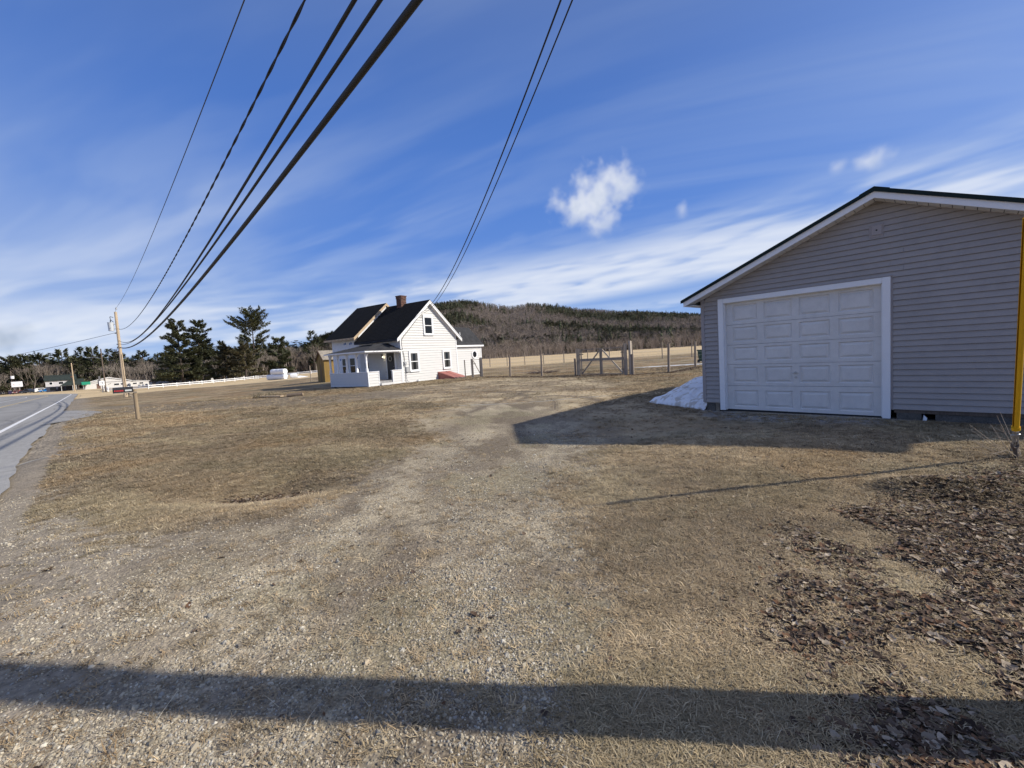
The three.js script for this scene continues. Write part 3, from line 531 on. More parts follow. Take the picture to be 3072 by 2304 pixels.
// ------------------------------------------------------------------ the white farmhouse
const HA = [-8.202, -.02, -31.343], HT = R(56.53);
{
  const g = thing('farmhouse', 'small white clapboard farmhouse with black shingle roof, brick chimney and front porch', 'house', HA, HT);
  const W = 6.41, RX = 3.205, S = .835, L = 4.75, rY = (x) => 6.47 - S * Math.abs(x - RX), top = (x) => rY(x) - .17, C = .2;
  const eave = top(0);
  // main block
  const wall = part('wall', extrude([[.02, .02], [W - .02, .02], [W - .02, top(W)], [RX, top(RX) - .02], [.02, top(0)]], L).translate(0, 0, -L - .004), M.white, g);
  courses(wall, .02, top(RX) - .02, C, (y) => [Math.max(.1, RX - (top(RX) - y) / S), Math.min(W - .1, RX + (top(RX) - y) / S)], M.white);
  part('foundation', bb(.05, W - .05, -.35, .02, -L, -.03), M.concrete, g);
  for (const x of [0, W - .1]) part('corner_board', bb(x, x + .1, .0, top(x + .05) - .01, -.03, .048), M.whiteTrim, g);
  // roof slabs with overhang, shingle courses as steps
  const slab = (xa, xb, z0, z1, lo, hi, f = rY) => hexa([[xa, f(xa) + lo, z0], [xb, f(xb) + lo, z0], [xb, f(xb) + lo, z1], [xa, f(xa) + lo, z1], [xa, f(xa) + hi, z0], [xb, f(xb) + hi, z0], [xb, f(xb) + hi, z1], [xa, f(xa) + hi, z1]]);
  const OV = .47, roof = part('roof', [slab(-OV, RX, -L, .3, -.04, 0), slab(RX, W + OV, -L, .3, -.04, 0)], M.shingle, g);
  const n = 26; for (const sd of [-1, 1]) for (let i = 0; i < n; i++) { const a = i / n, b = (i + 1) / n, xa = sd < 0 ? lerp(-OV - .02, RX, a) : lerp(W + OV + .02, RX, a), xb = sd < 0 ? lerp(-OV - .02, RX, b) : lerp(W + OV + .02, RX, b); const q = [[xa, rY(xa) + .001, -L], [xb, rY(xb) + .001, -L], [xb, rY(xb) + .001, .32], [xa, rY(xa) + .001, .32], [xa, rY(xa) + .013, -L], [xb, rY(xb) + .004, -L], [xb, rY(xb) + .004, .32], [xa, rY(xa) + .013, .32]]; part('shingle_course', hexa(q), M.shingle, roof); }
  for (const [a, b] of [[-OV, RX], [RX, W + OV]]) { part('rake_board', slab(a, b, .27, .3, -.30, -.041), M.whiteTrim, g); part('rake_soffit', slab(a + (a < 0 ? .02 : 0), b - (b > RX ? .02 : 0), .02, .269, -.17, -.15), M.whiteTrim, g); part('frieze_board', slab(a < 0 ? .0 : a, b > RX ? W : b, .018, .04, -.34, -.171), M.whiteTrim, g); }
  part('rake_moulding', [slab(-OV, RX, .3, .325, -.12, -.041), slab(RX, W + OV, .3, .325, -.12, -.041)], M.whiteTrim, g);
  part('eave_board', bb(-OV - .02, -OV + .02, rY(-OV) - .2, rY(-OV) - .03, -L, .26), M.shingleGrey, g); part('eave_board', bb(W + OV - .02, W + OV + .02, rY(-OV) - .2, rY(-OV) - .03, -L, .26), M.whiteTrim, g);
  part('eave_soffit', bb(-OV + .02, 0, rY(-OV) - .2, rY(-OV) - .17, -L, .02), M.white, g);
  // chimney of separate bricks
  const ch = part('chimney', bb(2.80, 3.38, 5.6, 7.05, -3.12, -2.58), M.mortar, g), bk = rng(77), bm = [M.brick, mat([.13, .07, .058], { map: mottled, rep: [3, 3], roughness: .95 }), mat([.22, .12, .085], { map: mottled, rep: [3, 3], roughness: .95 }), mat([.16, .10, .08], { map: mottled, rep: [3, 3], roughness: .95 })];
  for (let r = 0; r < 19; r++) { const y = 5.66 + r * .076, out = r > 15 ? .04 : 0; for (const [ax, zf] of [[0, -2.58], [1, 2.80], [2, 3.38]]) for (let k = 0; k < 3; k++) { const o = (r % 2) * .09, len = ax === 0 ? .58 : .54, s0 = clamp(k * .2 - o, 0, len), s1 = clamp(k * .2 + .19 - o, 0, len); if (s1 - s0 < .04) continue; const b = ax === 0 ? bb(2.8 + s0, 2.8 + s1, y, y + .066, -2.6, -2.562 + out) : ax === 1 ? bb(2.782 - out, 2.82, y, y + .066, -3.12 + s0, -3.12 + s1) : bb(3.36, 3.398 + out, y, y + .066, -3.12 + s0, -3.12 + s1); part('brick', b, bm[Math.floor(bk() * 4)], ch); } }
  part('chimney_cap', rb(2.74, 3.44, 7.09, 7.15, -3.18, -2.52, .01), bm[1], g);
  part('chimney_flashing', hexa([[2.72, 5.95, -2.55], [3.205, 6.40, -2.55], [3.205, 6.5, -2.50], [2.72, 6.03, -2.50], [2.72, 5.95, -2.52], [3.205, 6.4, -2.52], [3.205, 6.5, -2.48], [2.72, 6.03, -2.48]]), M.galv, g);
  // rear block, roof raised and not yet trimmed
  const rY2 = (x) => 6.78 - S * Math.abs(x - 3.05), L2 = 8.4;
  const rear = part('wall', extrude([[-.02, .02], [W, .02], [W, rY2(W) - .2], [3.05, rY2(3.05) - .22], [-.02, rY2(-.02) - .2]], L2 - L - .02).translate(0, 0, -L2), M.wrap, g); rear.userData.label = 'rear wall in white house wrap with blue print';
  part('roof', [slab(-.52, 3.05, -L2 - .3, -L + .06, -.05, 0, rY2), slab(3.05, W + .5, -L2 - .3, -L + .06, -.05, 0, rY2)], M.shingle, g);
  for (const [a, b] of [[-.52, 3.05], [3.05, W + .5]]) part('rake_board', slab(a, b, -L + .06, -L + .1, -.24, -.005, rY2), M.rawWood, g).userData.label = 'raw timber rake board';
  part('rafter_end', slab(-.45, 2.9, -L - .25, -L - .21, -.26, -.051, rY2), M.rawWood, g); part('eave_board', bb(-.55, -.51, rY2(-.52) - .16, rY2(-.52) + .0, -L2 - .3, -L + .05), M.rawWood, g);
  part('roof_sheathing', slab(-.5, 2.9, -L2 - .2, -L + .02, -.075, -.052, rY2), M.plywood, g);
  for (const [z, y, w] of [[-6.6, 3.3, .34], [-5.85, 3.28, .34], [-7.25, 2.02, .42], [-5.2, 2.05, .34], [-7.4, 2.55, .3]]) part('wrap_print', [bb(-.0235, -.0225, y, y + .16, z - w / 2, z - w * .1), bb(-.0235, -.0225, y + .03, y + .2, z + w * .02, z + w / 2)], M.wrapPrint, g);
  for (const z of [-5.75, -6.78]) windowPart(g, -.024, 1.56, .72, 1.28, z, { turn: -Math.PI / 2, casing: .06 });
  // left wall under the porch
  const lw = part('porch_wall', bb(-.006, .018, .3, eave - .02, -L, -.1), M.white, g);
  const lx = new THREE.Matrix4().makeRotationY(-Math.PI / 2);
  courses(lw, .32, 3.1, C, () => [-L + .02, -.1], M.white, .004, new THREE.Matrix4().makeRotationY(-Math.PI / 2));
  const dr = new THREE.Group(); dr.name = 'front_door'; g.add(dr); dr.position.set(-.05, .36, -1.05); dr.rotation.y = -Math.PI / 2;
  part('leaf', bb(-.43, .43, 0, 2.0, .0, .03), mat([.022, .018, .018], { roughness: .4 }), dr); for (const [a, b] of [[-.55, -.43], [.43, .55]]) part('casing', bb(a, b, 0, 2.1, 0, .05), M.whiteTrim, dr); part('casing', bb(-.43, .43, 2.0, 2.1, 0, .05), M.whiteTrim, dr);
  part('wreath', new THREE.TorusGeometry(.17, .045, 8, 20).translate(0, 1.55, .07), mat([.30, .30, .28], { roughness: .9 }), dr); part('door_knob', new THREE.SphereGeometry(.03, 10, 8).translate(.36, .95, .06), M.galv, dr);
  const ll = new THREE.Group(); ll.name = 'porch_lantern'; g.add(ll); ll.position.set(-.03, 2.1, -1.95);
  part('shade', [rod([0, .16, 0], [-.1, .16, 0], .012), rod([-.1, -.12, 0], [-.1, .12, 0], .07, .06, 8), rod([-.1, .12, 0], [-.1, .2, 0], .085, .01, 8)], M.black, ll);
  const bulb = part('bulb', new THREE.SphereGeometry(.045, 12, 10).translate(-.1, -.02, .06), new THREE.MeshStandardMaterial({ color: 0xffffff, emissive: new THREE.Color(1, .85, .6), emissiveIntensity: 2.2 }), ll);
  const bl = new THREE.PointLight(new THREE.Color(1, .85, .6), .12, 6); bl.position.set(-.13, -.02, .09); bl.castShadow = true; ll.add(bl);
  part('mail_slot_box', rb(-.15, -.03, 1.3, 1.72, -4.05, -3.8, .01), M.black, g);
  part('outlet_cover', bb(-.06, -.04, .85, .97, -1.72, -1.63), M.boxGrey, g);
  // porch: floor, half walls, posts, beam, hipped roof
  const PX = -3.1, PZ = -4.35, FL = .34, HW = 1.02;
  part('porch_floor', bb(PX + .02, -.03, .2, FL, PZ, -.03), mat([.33, .33, .34], { map: grained, rep: [1, .3], roughness: .8 }), g);
  part('porch_step', rb(-2.1, -.96, .02, .19, -.1, .18, .01), M.white, g);
  const halfWall = (name, x0, x1, z, turn, y0 = .04) => { const p = new THREE.Group(); p.name = name; p.position.set(0, 0, 0); g.add(p); return p; };
  for (const [a, b] of [[PX, -2.13], [-.93, -.02]]) { const h = part('half_wall', bb(a, b, .03, HW, -.1, -.004), M.white, g); courses(h, .04, HW - .02, C, () => [a + .06, b - .06], M.white); part('half_wall_cap', rb(a - .02, b + .02, HW, HW + .05, -.14, .045, .008), M.whiteTrim, g); for (const x of [a, b - .06]) part('corner_board', bb(x, x + .06, .02, HW, .0, .046), M.whiteTrim, g); }
  { const h = part('half_wall', bb(PX + .004, PX + .1, .06, HW, PZ, -.1), M.white, g); const mx = new THREE.Matrix4().makeRotationY(-Math.PI / 2).setPosition(PX, 0, 0); courses(h, .07, HW - .02, C, () => [PZ + .05, -.05], M.white, 0, mx); part('half_wall_cap', rb(PX - .045, PX + .14, HW, HW + .05, PZ - .02, -.145, .008), M.whiteTrim, g); }
  for (const z of [-.09, -1.16, -2.28, -3.36, -4.25]) {
    const p = new THREE.Group(); p.name = 'porch_post'; p.position.set(PX + .06, HW + .05, z); g.add(p);
    part('base', rb(-.075, .075, 0, .22, -.075, .075, .006), M.whiteTrim, p); part('shaft', rb(-.055, .055, .22, 1.08, -.055, .055, .012), M.whiteTrim, p); part('capital', [rb(-.075, .075, 1.08, 1.26, -.075, .075, .006), hexa([[-.035, 1.06, .0], [.035, 1.06, 0], [.035, 1.26, .2], [-.035, 1.26, .2], [-.035, 1.0, .0], [.035, 1.0, 0], [.035, 1.24, .24], [-.035, 1.24, .24]])], M.whiteTrim, p);
  }
  part('porch_beam', bb(PX - .02, -.02, 2.33, 2.47, -.16, .0), M.whiteTrim, g); part('porch_beam', bb(PX - .02, PX + .14, 2.33, 2.47, PZ, -.161), M.whiteTrim, g);
  part('porch_ceiling', bb(PX + .14, -.03, 2.44, 2.465, PZ, -.17), M.white, g);
  const pr = [[PX - .28, 2.5, .28], [.0, 2.5, .28], [.0, 3.02, -1.1], [-1.5, 3.02, -1.1], [PX - .28, 2.5, PZ - .1], [.0, 3.12, PZ - .1], [.0, 3.12, -1.3]], lo = pr.map(([x, y, z]) => [x, y - .05, z]);
  part('porch_roof', quads([...pr, ...lo], [[0, 1, 2, 3], [0, 3, 6, 5, 4], [3, 2, 6], [7, 10, 9, 8], [7, 11, 12, 13, 10], [0, 4, 11, 7], [0, 7, 8, 1], [1, 8, 9, 2]]), M.shingleGrey, g);
  part('porch_fascia', bb(PX - .29, -.02, 2.41, 2.5, .26, .3), M.whiteTrim, g); part('porch_fascia', bb(PX - .31, PX - .27, 2.41, 2.5, PZ - .1, .259), M.whiteTrim, g);
  part('porch_pier', rb(PX + .02, PX + .3, -.3, .06, -.34, -.06, .02), M.concrete, g); part('porch_pier', rb(PX + .02, PX + .3, -.3, .06, -2.5, -2.2, .02), M.concrete, g); part('porch_pier', rb(PX + .02, PX + .3, -.3, .06, PZ + .02, PZ + .3, .02), M.concrete, g); part('porch_pier', rb(-.9, -.6, -.3, .06, -.36, -.08, .02), M.concrete, g);
  // white gutter strip on the upper wall
  part('flashing_board', bb(-.06, -.03, 3.14, 3.24, -4.4, -1.0), M.whiteTrim, g);
  // ell on the right
  const EX = 10.3, EZ = -.3, ew = part('wall', bb(W + .01, EX, .02, 2.7, -3.6, EZ - .004), M.white, g);
  courses(ew, .02, 2.62, C, () => [W + .03, EX - .08], M.white, EZ); part('corner_board', bb(EX - .085, EX + .005, 0, 2.66, EZ - .03, EZ + .046), M.whiteTrim, g);
  const eR = (z) => 2.83 + (EZ + .25 - z) * 1.02, es = (z0, z1, lo, hi, m, nm) => part(nm, hexa([[W + .01, eR(z0) + lo, z0], [EX + .14, eR(z0) + lo, z0], [EX + .14, eR(z1) + lo, z1], [W + .01, eR(z1) + lo, z1], [W + .01, eR(z0) + hi, z0], [EX + .14, eR(z0) + hi, z0], [EX + .14, eR(z1) + hi, z1], [W + .01, eR(z1) + hi, z1]]), m, g);
  es(EZ + .25, -1.75, -.05, 0, M.shingleGrey, 'ell_roof'); for (let i = 0; i < 12; i++) es(EZ + .27 - i * .143, EZ + .27 - (i + 1) * .143, .001 + 0, .01, M.shingleGrey, 'shingle_course');
  part('ell_roof', hexa([[W + .01, 4.45, -1.75], [EX + .14, 4.45, -1.75], [EX + .14, 2.7, -3.8], [W + .01, 2.7, -3.8], [W + .01, 4.5, -1.75], [EX + .14, 4.5, -1.75], [EX + .14, 2.76, -3.8], [W + .01, 2.76, -3.8]]), M.shingleGrey, g);
  part('gable_wall', extrude([[-.3, 2.7], [-3.6, 2.7], [-1.75, 4.4]], .05).rotateY(-Math.PI / 2).translate(EX, 0, 0), M.white, g);
  part('ell_fascia', bb(W + .0, EX + .15, 2.64, 2.79, EZ + .225, EZ + .26), M.whiteTrim, g); part('ell_soffit', bb(W, EX + .14, 2.63, 2.65, EZ, EZ + .224), M.whiteTrim, g);
  part('vent_pipe', rod([8.1, 3.5, -.95], [8.1, 4.02, -.95], .045, .045, 10), M.whiteTrim, g); part('vent_boot', rod([8.1, 3.42, -.95], [8.1, 3.6, -.95], .1, .06, 10), M.dark, g);
  const oc = new THREE.Group(); oc.name = 'octagon_window'; oc.position.set(9.2, 1.92, EZ + .034); g.add(oc);
  { const ring = new THREE.Shape(), hole = new THREE.Path(); for (let i = 0; i <= 8; i++) { const a = i / 8 * Math.PI * 2 + Math.PI / 8; ring[i ? 'lineTo' : 'moveTo'](Math.cos(a) * .43, Math.sin(a) * .43); hole[i ? 'lineTo' : 'moveTo'](Math.cos(a) * .3, Math.sin(a) * .3); } ring.holes.push(hole); part('casing', new THREE.ExtrudeGeometry(ring, { depth: .05, bevelEnabled: false }), M.whiteTrim, oc); part('pane', new THREE.CylinderGeometry(.31, .31, .008, 8).rotateY(Math.PI / 8).rotateX(Math.PI / 2).translate(0, 0, .018), M.glass, oc); }
  // gable windows
  windowPart(g, 1.28, 1.6, .80, 1.36, .04, { curtain: true }); windowPart(g, 5.02, 1.6, .80, 1.36, .04, { curtain: true }); windowPart(g, 3.07, 4.41, .86, 1.34, .04, {});
  
  // service drop: mast loops, cable down the wall, meter, box
  part('service_cable', tube([[2.42, 5.40, .06], [2.2, 5.3, .08], [2.05, 5.05, .05], [1.4, 4.45, .065], [.75, 3.85, .065], [.35, 3.5, .065], [.14, 3.2, .065], [.13, 2.8, .065], [.17, 2.5, .07], [.26, 2.1, .065], [.3, 1.6, .07]].map((p) => new THREE.Vector3(...p)), .018, 60, 6), M.greyCable, g);
  part('cable_loop', tube([[2.42, 5.42, .08], [2.5, 5.15, .1], [2.36, 5.05, .1], [2.2, 5.2, .09], [2.3, 5.35, .08]].map((p) => new THREE.Vector3(...p)), .012, 40, 6), M.greyCable, g);
  part('electric_meter', [rb(.18, .42, 1.3, 1.62, .02, .1, .01), new THREE.CylinderGeometry(.1, .1, .1, 18).rotateX(Math.PI / 2).translate(.3, 1.5, .12)], M.boxGrey, g);
  part('meter_box', rb(.34, .68, .82, 1.2, .02, .14, .01), M.boxGrey, g); part('conduit', rod([.3, .02, .05], [.3, 1.3, .05], .018), M.galv, g);
  part('ground_wire', tube([[.42, .9, .04], [.4, .4, .03], [.5, .12, .03], [.7, .06, .03]].map((p) => new THREE.Vector3(...p)), .01, 30, 5), M.greyCable, g);
  part('spigot_post', rb(1.42, 1.54, -.1, .18, .1, .2, .01), M.whiteTrim, g);
  // cellar bulkhead
  const bh = new THREE.Group(); bh.name = 'cellar_bulkhead'; g.add(bh); bh.position.set(4.55, -.05, .02);
  part('side_wall', quads([[-.72, 0, 0], [-.72, 0, 1.75], [-.72, .14, 1.75], [-.72, .62, 0], [-.66, 0, 0], [-.66, 0, 1.75], [-.66, .14, 1.75], [-.66, .62, 0]], [[0, 1, 2, 3], [4, 7, 6, 5], [1, 5, 6, 2], [2, 6, 7, 3]]), M.bulkSide, bh);
  part('side_wall', quads([[.72, 0, 0], [.72, 0, 1.75], [.72, .14, 1.75], [.72, .62, 0], [.66, 0, 0], [.66, 0, 1.75], [.66, .14, 1.75], [.66, .62, 0]], [[0, 1, 2, 3], [4, 7, 6, 5], [1, 5, 6, 2], [2, 6, 7, 3]]), M.bulkSide, bh);
  part('front_curb', bb(-.72, .72, -.1, .13, 1.751, 1.82), M.concrete, bh);
  for (const [a, b] of [[-.74, -.012], [.012, .74]]) { part('door_leaf', hexa([[a, .62, 0], [b, .62, 0], [b, .135, 1.78], [a, .135, 1.78], [a, .66, 0], [b, .66, 0], [b, .17, 1.78], [a, .17, 1.78]]), M.bulkhead, bh); part('door_panel', hexa([[a + .08, .645, .12], [b - .08, .645, .12], [b - .08, .205, 1.66], [a + .08, .205, 1.66], [a + .1, .655, .14], [b - .1, .655, .14], [b - .1, .217, 1.64], [a + .1, .217, 1.64]]), M.bulkhead, bh); }
}
// porch furniture: a small dark metal chair and a table
{
  const c = Math.cos(HT), s = Math.sin(HT), at = (u, w, y = 0) => [HA[0] + u * c + w * s, HA[1] + y, HA[2] - u * s + w * c];
  const p = at(-1.3, -3.0, .34), ch = thing('porch_chair', 'dark metal armchair standing on the porch behind the half wall', 'chair', p, HT + .6);
  part('seat', rb(-.26, .26, .4, .45, -.25, .25, .015), M.black, ch); part('backrest', [bx(.5, .04, .03, 0, .95, -.25), bx(.5, .04, .03, 0, .55, -.25), ...[-.2, -.1, 0, .1, .2].map((x) => bx(.02, .4, .02, x, .75, -.25))], M.black, ch); for (const x of [-.24, .24]) for (const z of [-.23, .23]) part('leg', rod([x, 0, z], [x, z < 0 ? .97 : .65, z], .016), M.black, ch); for (const x of [-.24, .24]) part('armrest', bx(.04, .03, .5, x, .66, 0), M.black, ch);
}

// ------------------------------------------------------------------ the plywood shed behind the house
{
  const g = thing('plywood_shed', 'tan plywood shed with pale shingle roof behind the porch', 'shed', [-21.0, groundY(-21, -46.4) - .05, -46.2], R(-52));
  const w = 1.5, d = 4.2, h = 2.55, pk = 3.45;
  const wall = part('wall', extrude([[-w, 0], [w, 0], [w, h], [0, pk - .05], [-w, h]], d).translate(0, 0, -d), M.plywood, g);
  for (const x of [-w, -.5, .5, w - .1]) part('batten', bb(x, x + .1, .02, h - .02, .001, .03), M.plywood, g);
  for (let i = 0; i < 4; i++) part('batten', bb(-w - .03, -w - .001, .02, h - .02, -.2 - i * 1.2, -.1 - i * 1.2), M.plywood, g);
  for (const s of [-1, 1]) part('roof', hexa([[0, pk, -d - .15], [s * (w + .2), h - .12, -d - .15], [s * (w + .2), h - .12, .15], [0, pk, .15], [0, pk + .07, -d - .15], [s * (w + .2), h - .05, -d - .15], [s * (w + .2), h - .05, .15], [0, pk + .07, .15]]), mat([.40, .35, .28], { map: mottled, rep: [.8, .8] }), g);
  for (const s of [-1, 1]) part('rake_board', hexa([[0, pk - .1, .15], [s * (w + .2), h - .22, .15], [s * (w + .2), h - .06, .15], [0, pk + .06, .15], [0, pk - .1, .18], [s * (w + .2), h - .22, .18], [s * (w + .2), h - .06, .18], [0, pk + .06, .18]]), mat([.20, .11, .06], { map: grained }), g);
  part('door', bb(-.5, .45, .02, 2.0, .0, .02), mat([.22, .135, .045], { map: grained }), g);
}

// ------------------------------------------------------------------ utility poles, lines, guy
const NP = [2.13, -1.49], FPx = [-46.23, -49.86];
function utilityPole(label, x, z, h, r0, r1, m, opts = {}) {
  const y = groundY(x, z) - .3, g = thing('utility_pole', label, 'utility pole', [x, y, z], opts.turn ?? 0, opts.group);
  const pole = new THREE.CylinderGeometry(r1, r0, h + .3, 18, 24).translate(0, (h + .3) / 2, 0), p = pole.attributes.position;
  for (let i = 0; i < p.count; i++) { const yy = p.getY(i), k = 1 + .05 * (fbm(yy * .8, Math.atan2(p.getZ(i), p.getX(i)) * 2, 501, 2) - .5); p.setX(i, p.getX(i) * k + (opts.lean ?? 0) * yy); p.setZ(i, p.getZ(i) * k); }
  pole.computeVertexNormals(); part('pole', pole, m, g); return g;
}
{
  const near = utilityPole('utility pole whose long shadow crosses the foreground gravel', NP[0], NP[1], 10.2, .145, .105, M.poleDark);
  part('insulator', new THREE.CylinderGeometry(.05, .07, .2, 10).translate(0, 10.6, 0), M.boxGrey, near); part('cable_clamp', bx(.14, .1, .14, -.1, 5.9, -.1), M.galv, near);
  const far = utilityPole('tall tan utility pole with a transformer behind the mailbox', FPx[0], FPx[1], 10.1, .19, .13, M.poleWood);
  part('insulator', [rod([0, 10.4, 0], [.12, 10.72, 0], .02), new THREE.CylinderGeometry(.06, .09, .22, 10).translate(.14, 10.8, 0)], M.boxGrey, far);
  const tr = new THREE.Group(); tr.name = 'transformer'; far.add(tr); tr.position.set(-.52, 8.2, .25);
  part('tank', [new THREE.CylinderGeometry(.27, .25, .95, 18).translate(0, .45, 0), new THREE.CylinderGeometry(.29, .29, .05, 18).translate(0, .95, 0)], mat([.50, .53, .56], { roughness: .5 }), tr); part('bushing', [rod([0, .95, 0], [.05, 1.3, 0], .05, .03), rod([.12, .3, .2], [.18, .3, .3], .03)], M.black, tr); part('bracket', [bx(.4, .06, .06, .3, .2, -.12), bx(.4, .06, .06, .3, .75, -.12)], M.galv, tr);
  part('cutout_switch', tube([[-.25, 9.75, .1], [-.62, 9.85, .1], [-.55, 9.45, .1], [-.3, 9.25, .1]].map((p) => new THREE.Vector3(...p)), .03, 30, 6), M.black, far);
  part('cable_bracket', [bx(.3, .08, .1, -.18, 7.9, .05), bx(.2, .1, .1, -.15, 6.6, .05), bx(.2, .1, .1, -.15, 6.2, .05), bx(.22, .12, .12, -.15, 5.75, .05)], M.black, far);
  part('riser_pipe', rod([.17, .5, .08], [.14, 5.4, .08], .03), M.poleDark, far);
  const dir = [FPx[0] - NP[0], FPx[1] - NP[1]], L = Math.hypot(...dir), perp = [-dir[1] / L, dir[0] / L];
  const end = (p, lat, h) => [p[0] + perp[0] * lat, h, p[1] + perp[1] * lat];
  const lines = [['power_line', 'thin high power wire running from the overhead pole to the far pole top', 8.24, 9.9, .81, -.09, .011, M.greyCable], ['power_line', 'twisted black secondary power cable strung between the two poles', 6.29, 7.6, 1.49, -.40, .022, M.cable], ['communication_cable', 'upper of the two medium black cables between the poles', 6.04, 6.19, 1.69, -.145, .024, M.cable], ['communication_cable', 'lower of the two medium black cables between the poles', 5.74, 5.81, 1.33, -.047, .024, M.cable], ['communication_cable', 'thickest black cable bundle, lowest of the lines between the poles', 5.45, 5.38, 1.30, .07, .040, M.cable]];
  lines.forEach(([nm, lb, hn, hf, sag, lat, r, m], i) => {
    const p = wirePts(end(NP, lat, hn), end(FPx, 0, hf), sag, 60);
    if (i === 1) { // twisted: three strands round a messenger
      const st = []; for (let s = 0; s < 2; s++) { const q = []; for (let k = 0; k <= 700; k++) { const f = k / 700 * 60, j = Math.min(59, Math.floor(f)), v = p[j].clone().lerp(p[j + 1], f - j), a = k * .55 + s * Math.PI; v.x += Math.cos(a) * .012; v.y += Math.sin(a) * .012; q.push(v); } st.push(new THREE.TubeGeometry(new THREE.CatmullRomCurve3(q), 1000, .011, 5)); } single(nm, st, m, lb, 'cable');
    } else if (i === 4) single(nm, [tube(p, r, 160, 8), tube(p.map((v) => v.clone().add(new THREE.Vector3(0, .045, 0))), .012, 160, 6)], m, lb, 'cable');
    else single(nm, tube(p, r, 160, 8), m, lb, 'cable');
  });
  // service drops to the house gable
  const gx = HA[0] + 2.42 * Math.cos(HT) + .06 * Math.sin(HT), gz = HA[2] - 2.42 * Math.sin(HT) + .06 * Math.cos(HT), gab = [gx, 5.42, gz];
  single('service_drop', tube(wirePts([NP[0] + .75, 8.75, NP[1] - .2], gab, 1.5, 50), .016, 140, 6), M.cable, 'thicker service wire dropping from overhead to the farmhouse gable', 'cable');
  single('service_drop', tube(wirePts([NP[0] + .55, 7.8, NP[1] - .15], [gx + .12, 5.36, gz - .1], 1.33, 50), .012, 140, 6), M.cable, 'thinner service wire dropping from overhead to the farmhouse gable', 'cable');
  // line leaving the far pole to the left, and the pair going down the road
  single('power_line', tube(wirePts([FPx[0], 7.2, FPx[1]], [-118, 4.3, -72], .9, 30), .022, 80, 6), M.greyCable, 'wire leaving the transformer pole towards the left edge', 'cable');
  for (const [h, lb] of [[6.0, 'upper cable sagging down the road beyond the transformer pole'], [5.4, 'lower cable sagging down the road beyond the transformer pole']]) single('communication_cable', tube(wirePts([FPx[0], h, FPx[1]], [-103.5, h - 1.1, -106], 1.5, 30), .03, 80, 6), M.cable, lb, 'cable');
  // guy wire with yellow guard and its anchor
  const an = new THREE.Vector3(5.915, groundY(5.915, -4.865), -4.865), tp = new THREE.Vector3(1.985, 7.6, -1.45), at = (t) => { const v = an.clone().lerp(tp, t); return [v.x, v.y, v.z]; };
  const guy = thing('guy_wire', 'guy wire with yellow plastic guard anchored in front of the garage', 'guy wire', [0, 0, 0]);
  part('strand', rod(at(.02), at(1), .006, .006, 6), M.galv, guy);
  const gd = part('guard', (() => { const s = new THREE.Shape(); for (let i = 0; i <= 14; i++) { const a = R(-150 + i * 300 / 14); s[i ? 'lineTo' : 'moveTo'](Math.cos(a) * .028, Math.sin(a) * .028); } for (let i = 14; i >= 0; i--) { const a = R(-150 + i * 300 / 14); s.lineTo(Math.cos(a) * .024, Math.sin(a) * .024); } const e = new THREE.ExtrudeGeometry(s, { depth: 2.55, bevelEnabled: false }); const a = new THREE.Vector3(...at(.052)), d = tp.clone().sub(an).normalize(); e.applyQuaternion(new THREE.Quaternion().setFromUnitVectors(new THREE.Vector3(0, 0, 1), d)); return e.translate(a.x, a.y, a.z); })(), M.yellow, guy);
  part('guard_cap', rod(at(.049), at(.054), .036, .036, 12), M.yellow, guy);
  part('eye_bolt', rod(at(1), [NP[0], 7.62, NP[1]], .012), M.galv, guy);
  part('clamp', [rod(at(.036), at(.045), .012), rod([at(.04)[0] - .05, at(.04)[1], at(.04)[2]], [at(.04)[0] + .05, at(.04)[1], at(.04)[2]], .012)], M.galv, guy);
  part('grip_dead_end', [rod([at(.045)[0] - .022, at(.045)[1], at(.045)[2]], [at(.012)[0] - .03, at(.012)[1], at(.012)[2]], .008), rod([at(.045)[0] + .03, at(.045)[1], at(.045)[2]], [at(.012)[0] + .03, at(.012)[1], at(.012)[2]], .008)], M.galv, guy);
  part('anchor_rod', [rod([an.x + .02, an.y - .15, an.z + .02], at(.02), .018), new THREE.TorusGeometry(.035, .014, 8, 16).translate(...at(.022)), rod([an.x, an.y + .07, an.z], [an.x + .01, an.y + .13, an.z], .035, .03)], M.poleDark, guy);
  const tw = rng(31), tg = []; for (let i = 0; i < 11; i++) { const a = R(150 + tw() * 150), l = .25 + tw() * .45, b = [an.x + (tw() - .5) * .12, an.y - .02, an.z + (tw() - .5) * .12], e = [b[0] + Math.cos(a) * l * .8, b[1] + .12 + tw() * .42, b[2] + Math.sin(a) * l * .5]; tg.push(rod(b, e, .004, .0015, 5)); if (i % 2) tg.push(rod([lerp(b[0], e[0], .6), lerp(b[1], e[1], .6), lerp(b[2], e[2], .6)], [e[0] - .06, e[1] - .12, e[2]], .003, .001, 5)); }
  single('twiggy_shrub', tg, mat([.38, .31, .24]), 'leafless twigs sprouting at the foot of the guy wire', 'shrub', null, 'stuff').userData.label = 'leafless twigs sprouting at the foot of the guy wire';
}
